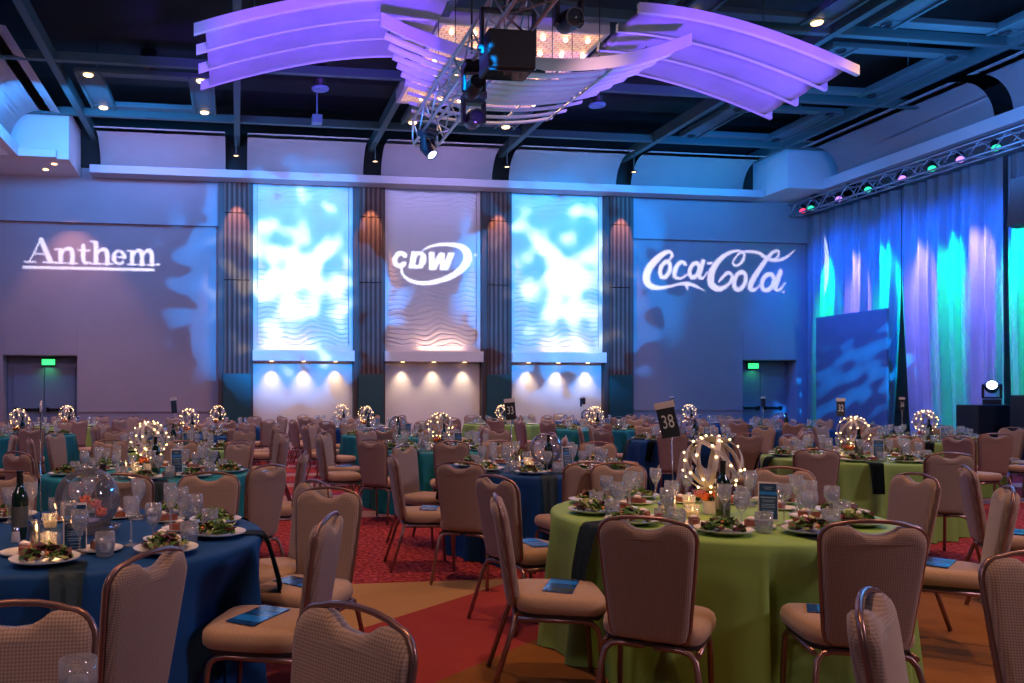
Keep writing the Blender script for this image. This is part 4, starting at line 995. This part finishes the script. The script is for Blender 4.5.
for ti, (tx, ty, col, cp, desc, num) in enumerate(TABLES):
    zt = proj(tx, ty, 0)[2]; far = zt > 12.2; the = 'the '+desc
    crot = rnd.uniform(0, 6.28); press = []
    c = thing('tablecloth', CL[(col, 1+ti % 2)], (tx, ty, 0), crot, {'green': 'lime green', 'navy': 'navy blue', 'teal': 'teal'}[col]+' floor-length cloth over '+the.replace(col+' ', '', 1), 'tablecloth', 'floor-length round tablecloths')
    front = math.atan2(-ty, -tx)       # towards the viewer
    n = 10; used = set()
    for (u, zc, fc, si, bk) in HAND.get(ti, []):
        x, y, rz = back_to_seat(u, zc, fc)
        dd = math.hypot(x-tx, y-ty)
        if ti < 5 and dd < 1.06: x, y = tx+(x-tx)*1.06/dd, ty+(y-ty)*1.06/dd
        SPOTS.append((x, y))
        ca, sa = math.cos(-crot), math.sin(-crot); press.append((ca*(x-tx)-sa*(y-ty), sa*(x-tx)+ca*(y-ty), rz-crot))
        lab = '%s of %s' % (SEAT[si], the); used.add(si)
        chair(x, y, rz, 'tan banquet chair at the '+lab, 'tan banquet chairs around the tables')
        if bk: d = Vector((-math.sin(rz), math.cos(rz))); booklet(x+.03*d.x, y+.03*d.y, rz+R(75), lab)
    if press: c.data = cloth(M[col], 1+ti % 2, press)
    ph = rnd.uniform(-.18, .18)
    for i in range(n):
        a = front-2*PI*i/n+ph; ca, sa = math.cos(a), math.sin(a)
        cx, cy = tx+1.235*ca, ty+1.235*sa
        if ti not in HAND:
            jr = rnd.uniform(-.02, .10); jt = rnd.uniform(-.16, .16); x, y = tx+(1.235+jr)*ca, ty+(1.235+jr)*sa
            if in_view(x, y, .9, 20) and y < 19.9 and all(math.hypot(x-p, y-q) > .62 for p, q in SPOTS) and all(k == ti or math.hypot(x-t[0], y-t[1]) > 1.25 for k, t in enumerate(TABLES)):
                SPOTS.append((x, y))
                rz = a+PI/2+jt; lab = '%s of %s' % (SEAT[i], the)
                chair(x, y, rz, 'tan banquet chair at the '+lab, 'tan banquet chairs around the tables')
                if not far and rnd.random() < .45: booklet(x-.03*ca, y-.03*sa, rz+R(80), lab)
        if cp is None: continue
        place = 'at %s of %s' % (SEAT[i], the)
        px, py = tx+.70*ca, ty+.70*sa
        if not in_view(px, py, .8): continue
        j = lambda s: rnd.uniform(-s, s)
        def at(r_, t): return (tx+r_*ca-t*sa, ty+r_*sa+t*ca)
        if ti == 0 and i in (1, 9): thing('napkin', NAP, (tx, ty, 0), math.atan2(*((-.317, -.983) if i == 1 else (-.762, .035))), 'dark hanging napkin '+place, 'napkin', 'dark napkins over the table edges')
        elif ti and not far and rnd.random() < .8: thing('napkin', NAP, (tx, ty, 0), a+.16+j(.06), 'dark hanging napkin '+place, 'napkin', 'dark napkins over the table edges')
        x, y = at(.69+j(.02), j(.03)); thing('salad_plate', PL, (x, y, TZ+.005), 0, 'round white salad plate '+place, 'plate', 'white salad plates')
        if zt < 16: thing('salad', SAL[i % 3], (x, y, TZ+.010), j(3), 'green salad on plate '+place, 'salad', 'salads on the white plates')
        if not far:
            x, y = at(.47+j(.02), -.13+j(.02)); thing('dessert_plate', DPL, (x, y, TZ), 0, 'small white dessert plate '+place, 'plate', 'small dessert plates')
            r = root('cake_slice', (x, y, TZ), a+j(1), 'brown cake slice with cream '+place, 'cake', 'cake slices on the dessert plates'); ob('cake', CAKE, r); ob('cream', CREAM, r, (-.012+j(.01), j(.006), 0))
        gx, gy = at(.54+j(.03), .10+j(.02)); r = root('water_goblet', (gx, gy, TZ), 0, 'stemmed water goblet '+place, 'glass', 'stemmed water goblets'); ob('bowl', GOB, r)
        if zt < 9: ob('water', GWAT, r)
        x, y = at(.60+j(.02), .20+j(.02)); r = root('tumbler', (x, y, TZ), 0, 'short clear tumbler '+place, 'glass', 'clear tumblers'); ob('body', TUM, r)
        if zt < 9: ob('water', TWAT, r)
        if not far:
            x, y = at(.46+j(.02), .03+j(.02)); thing('wine_glass', WINE, (x, y, TZ), 0, 'tall thin wine glass '+place, 'glass', 'tall wine glasses')
    if cp is None: continue
    # centre of the table
    if cp == 'orb':
        r = root('lit_orb', (tx, ty, TZ+.125+OR), rnd.uniform(0, 6), 'pale hoop orb wound with warm fairy lights on '+the, 'centrepiece', 'lit orb centrepieces')
        for h in ORB[0]: ob('hoop', h, r)
        ls = ob('light_string', ORB[2], r)
        if far: ob('bulbs', ORB[1], ls)['kind'] = 'stuff'
        else:
            for p in ORB[3]: ob('bulb', BLB, ls, p)
        fx, fy = tx, ty
    else:
        r = root('glass_globe', (tx+(.08 if ti == 1 else 0), ty, TZ), rnd.uniform(0, 6), 'clear glass globe with flowers inside on '+the, 'centrepiece', 'clear glass globe centrepieces')
        o = ob('globe', BWL[0], r, (0, 0, .03)); o.rotation_euler = (R(18), 0, 0); ob('dish', BWL[1], r); ob('pebbles', BWL[2], r, (0, 0, .045))
        for k in range(3): ob('flower', (ROSE, ROSEP)[k % 2], r, (.045*math.cos(k*2.1), .045*math.sin(k*2.1), .10+.03*k))
    if cp == 'orb':
        r = root('flower_arrangement', (tx, ty, TZ), 0, 'white vase of orange roses on '+the, 'flowers', 'rose vases under the orbs')
        ob('vase', VAS[0], r); ob('greenery', VAS[1], r)
        for k in range(7): ob('flower', ROSE if k % 3 else ROSEP, r, (.075*math.cos(k*.9), .075*math.sin(k*.9), .095+.012*(k % 2)))
    else:
        fx = tx
    def ctr(r_, deg):
        a = front+R(deg); return tx+r_*math.cos(a), ty+r_*math.sin(a)
    bx, by = ctr(.20 if cp == 'orb' else .25, 14); 
    def wine(bx, by, lab):
        r = root('wine_bottle', (bx, by, TZ), 0, lab+the, 'bottle', 'dark wine bottles'); ob('glass_body', BOT['b'], r); ob('label', BOT['l'], r); ob('foil', BOT['f'], r)
    if ti == 1: wine(*camxy(20, 3.72), 'dark wine bottle left of the globe on '); wine(*ctr(.25, 150), 'second wine bottle behind the globe on ')
    else: wine(bx, by, 'dark wine bottle before the centrepiece on ')
    if not far or ti % 2:
        x, y = ctr(.27, 55); r = root('menu_card', (x, y, TZ), front+PI/2+R(8+14*math.sin(ti)), 'folded dark blue menu card on '+the, 'menu card', 'folded menu cards')
        if ti == 0: r.location = (*camxy(768, 4.25), TZ); r.rotation_euler = (0, 0, -YAW-.12-.35)
        if ti == 1: r.location = (*camxy(75, 3.42), TZ); r.rotation_euler = (0, 0, -YAW+.32)
        ob('card', MEN['card'], r); p = ob('print', MEN['print'], r); ob('band', MEN['band'], p); ob('text_lines', MEN['lines'], p)
    if not far:
        for k, (q, dg) in enumerate(((.24, -25), (.26, -150))):
            x, y = ctr(q, dg); 
            if ti == 1 and k == 0: x, y = camxy(49, 3.45)
            r = root('votive_candle', (x, y, TZ), 0, ('small lit candle, near side of ', 'small lit candle, far side of ')[k]+the, 'candle', 'votive candles')
            ob('holder', CAN[0], r); ob('wax', CAN[1], r); ob('flame', CAN[2], r)
            if zt < 8:
                l = bpy.data.lights.new('candle_light', 'POINT'); l.energy = .5; l.color = (1, .5, .18); l.shadow_soft_size = .02
                o = bpy.data.objects.new('candle_light', l); COL.objects.link(o); o.location = (x, y, TZ+.10)
        x, y = ctr(.30, -45)
        if ti == 1: x, y = camxy(34, 3.5)
        r = root('cream_pitcher', (x, y, TZ), 1.0, 'tapered steel cream pitcher on '+the, 'pitcher', 'steel cream pitchers'); ob('body', PIT[0], r); ob('handle', PIT[1], r)
        x, y = ctr(.30, -62)
        r = root('salt_shaker', (x, y, TZ), 0, 'white salt shaker with steel cap on '+the, 'shaker', 'salt shakers'); ob('body', SHK[0], r); ob('cap', SHK[1], r)
    if num is not None:
        s, dx, dy, tn, tl = num
        r = root('table_number_stand', (tx+dx, ty+dy, TZ), -YAW+R(tn), ('black number card %s on a steel stand on ' % s if s else 'black number card turned aside on ')+the, 'table number', 'table number stands')
        ob('base', STD['base'], r); ob('rod', STD['rod'], r)
        cdo = ob('card', STD['card'], r, (-.006, -.004, .435)); cdo.rotation_euler = (0, R(-tl), 0)
        if s:
            if s not in NUM: NUM[s] = text_mesh('number', s, .105, M['print'], .62)
            ob('number', NUM[s], cdo, (0, -.0028, .085))
        ob('header', STD['header'], cdo)
# single things of the nearest tables
r = root('tumbler', (*camxy(78, 1.72), TZ), 0, 'short clear tumbler cut by the bottom edge beside the nearest chair backs', 'glass'); ob('body', TUM, r); ob('water', TWAT, r)
x, y = camxy(659, 4.2); r = root('drink_glass', (x, y, TZ), 0, 'small glass of red drink on the green table 38', 'glass'); ob('body', TUM, r).scale = (.62, .62, .7)
b = new(); lathe(b, [(0, .012), (.019, .012), (.023, .045), (0, .045)], 16); ob('red_drink', mesh('red_drink', b, M['tumbler_liquid']), r)
for i, (u, zc, fc, w) in enumerate(((958, 436, 70, 'facing away beyond the green table 32'), (868, 594, 130, 'seen side-on at the bottom right before green table 38'))):
    x, y, rz = back_to_seat(u, zc, fc)
    chair(x, y, rz, 'tan banquet chair '+w, 'tan banquet chairs around the tables')
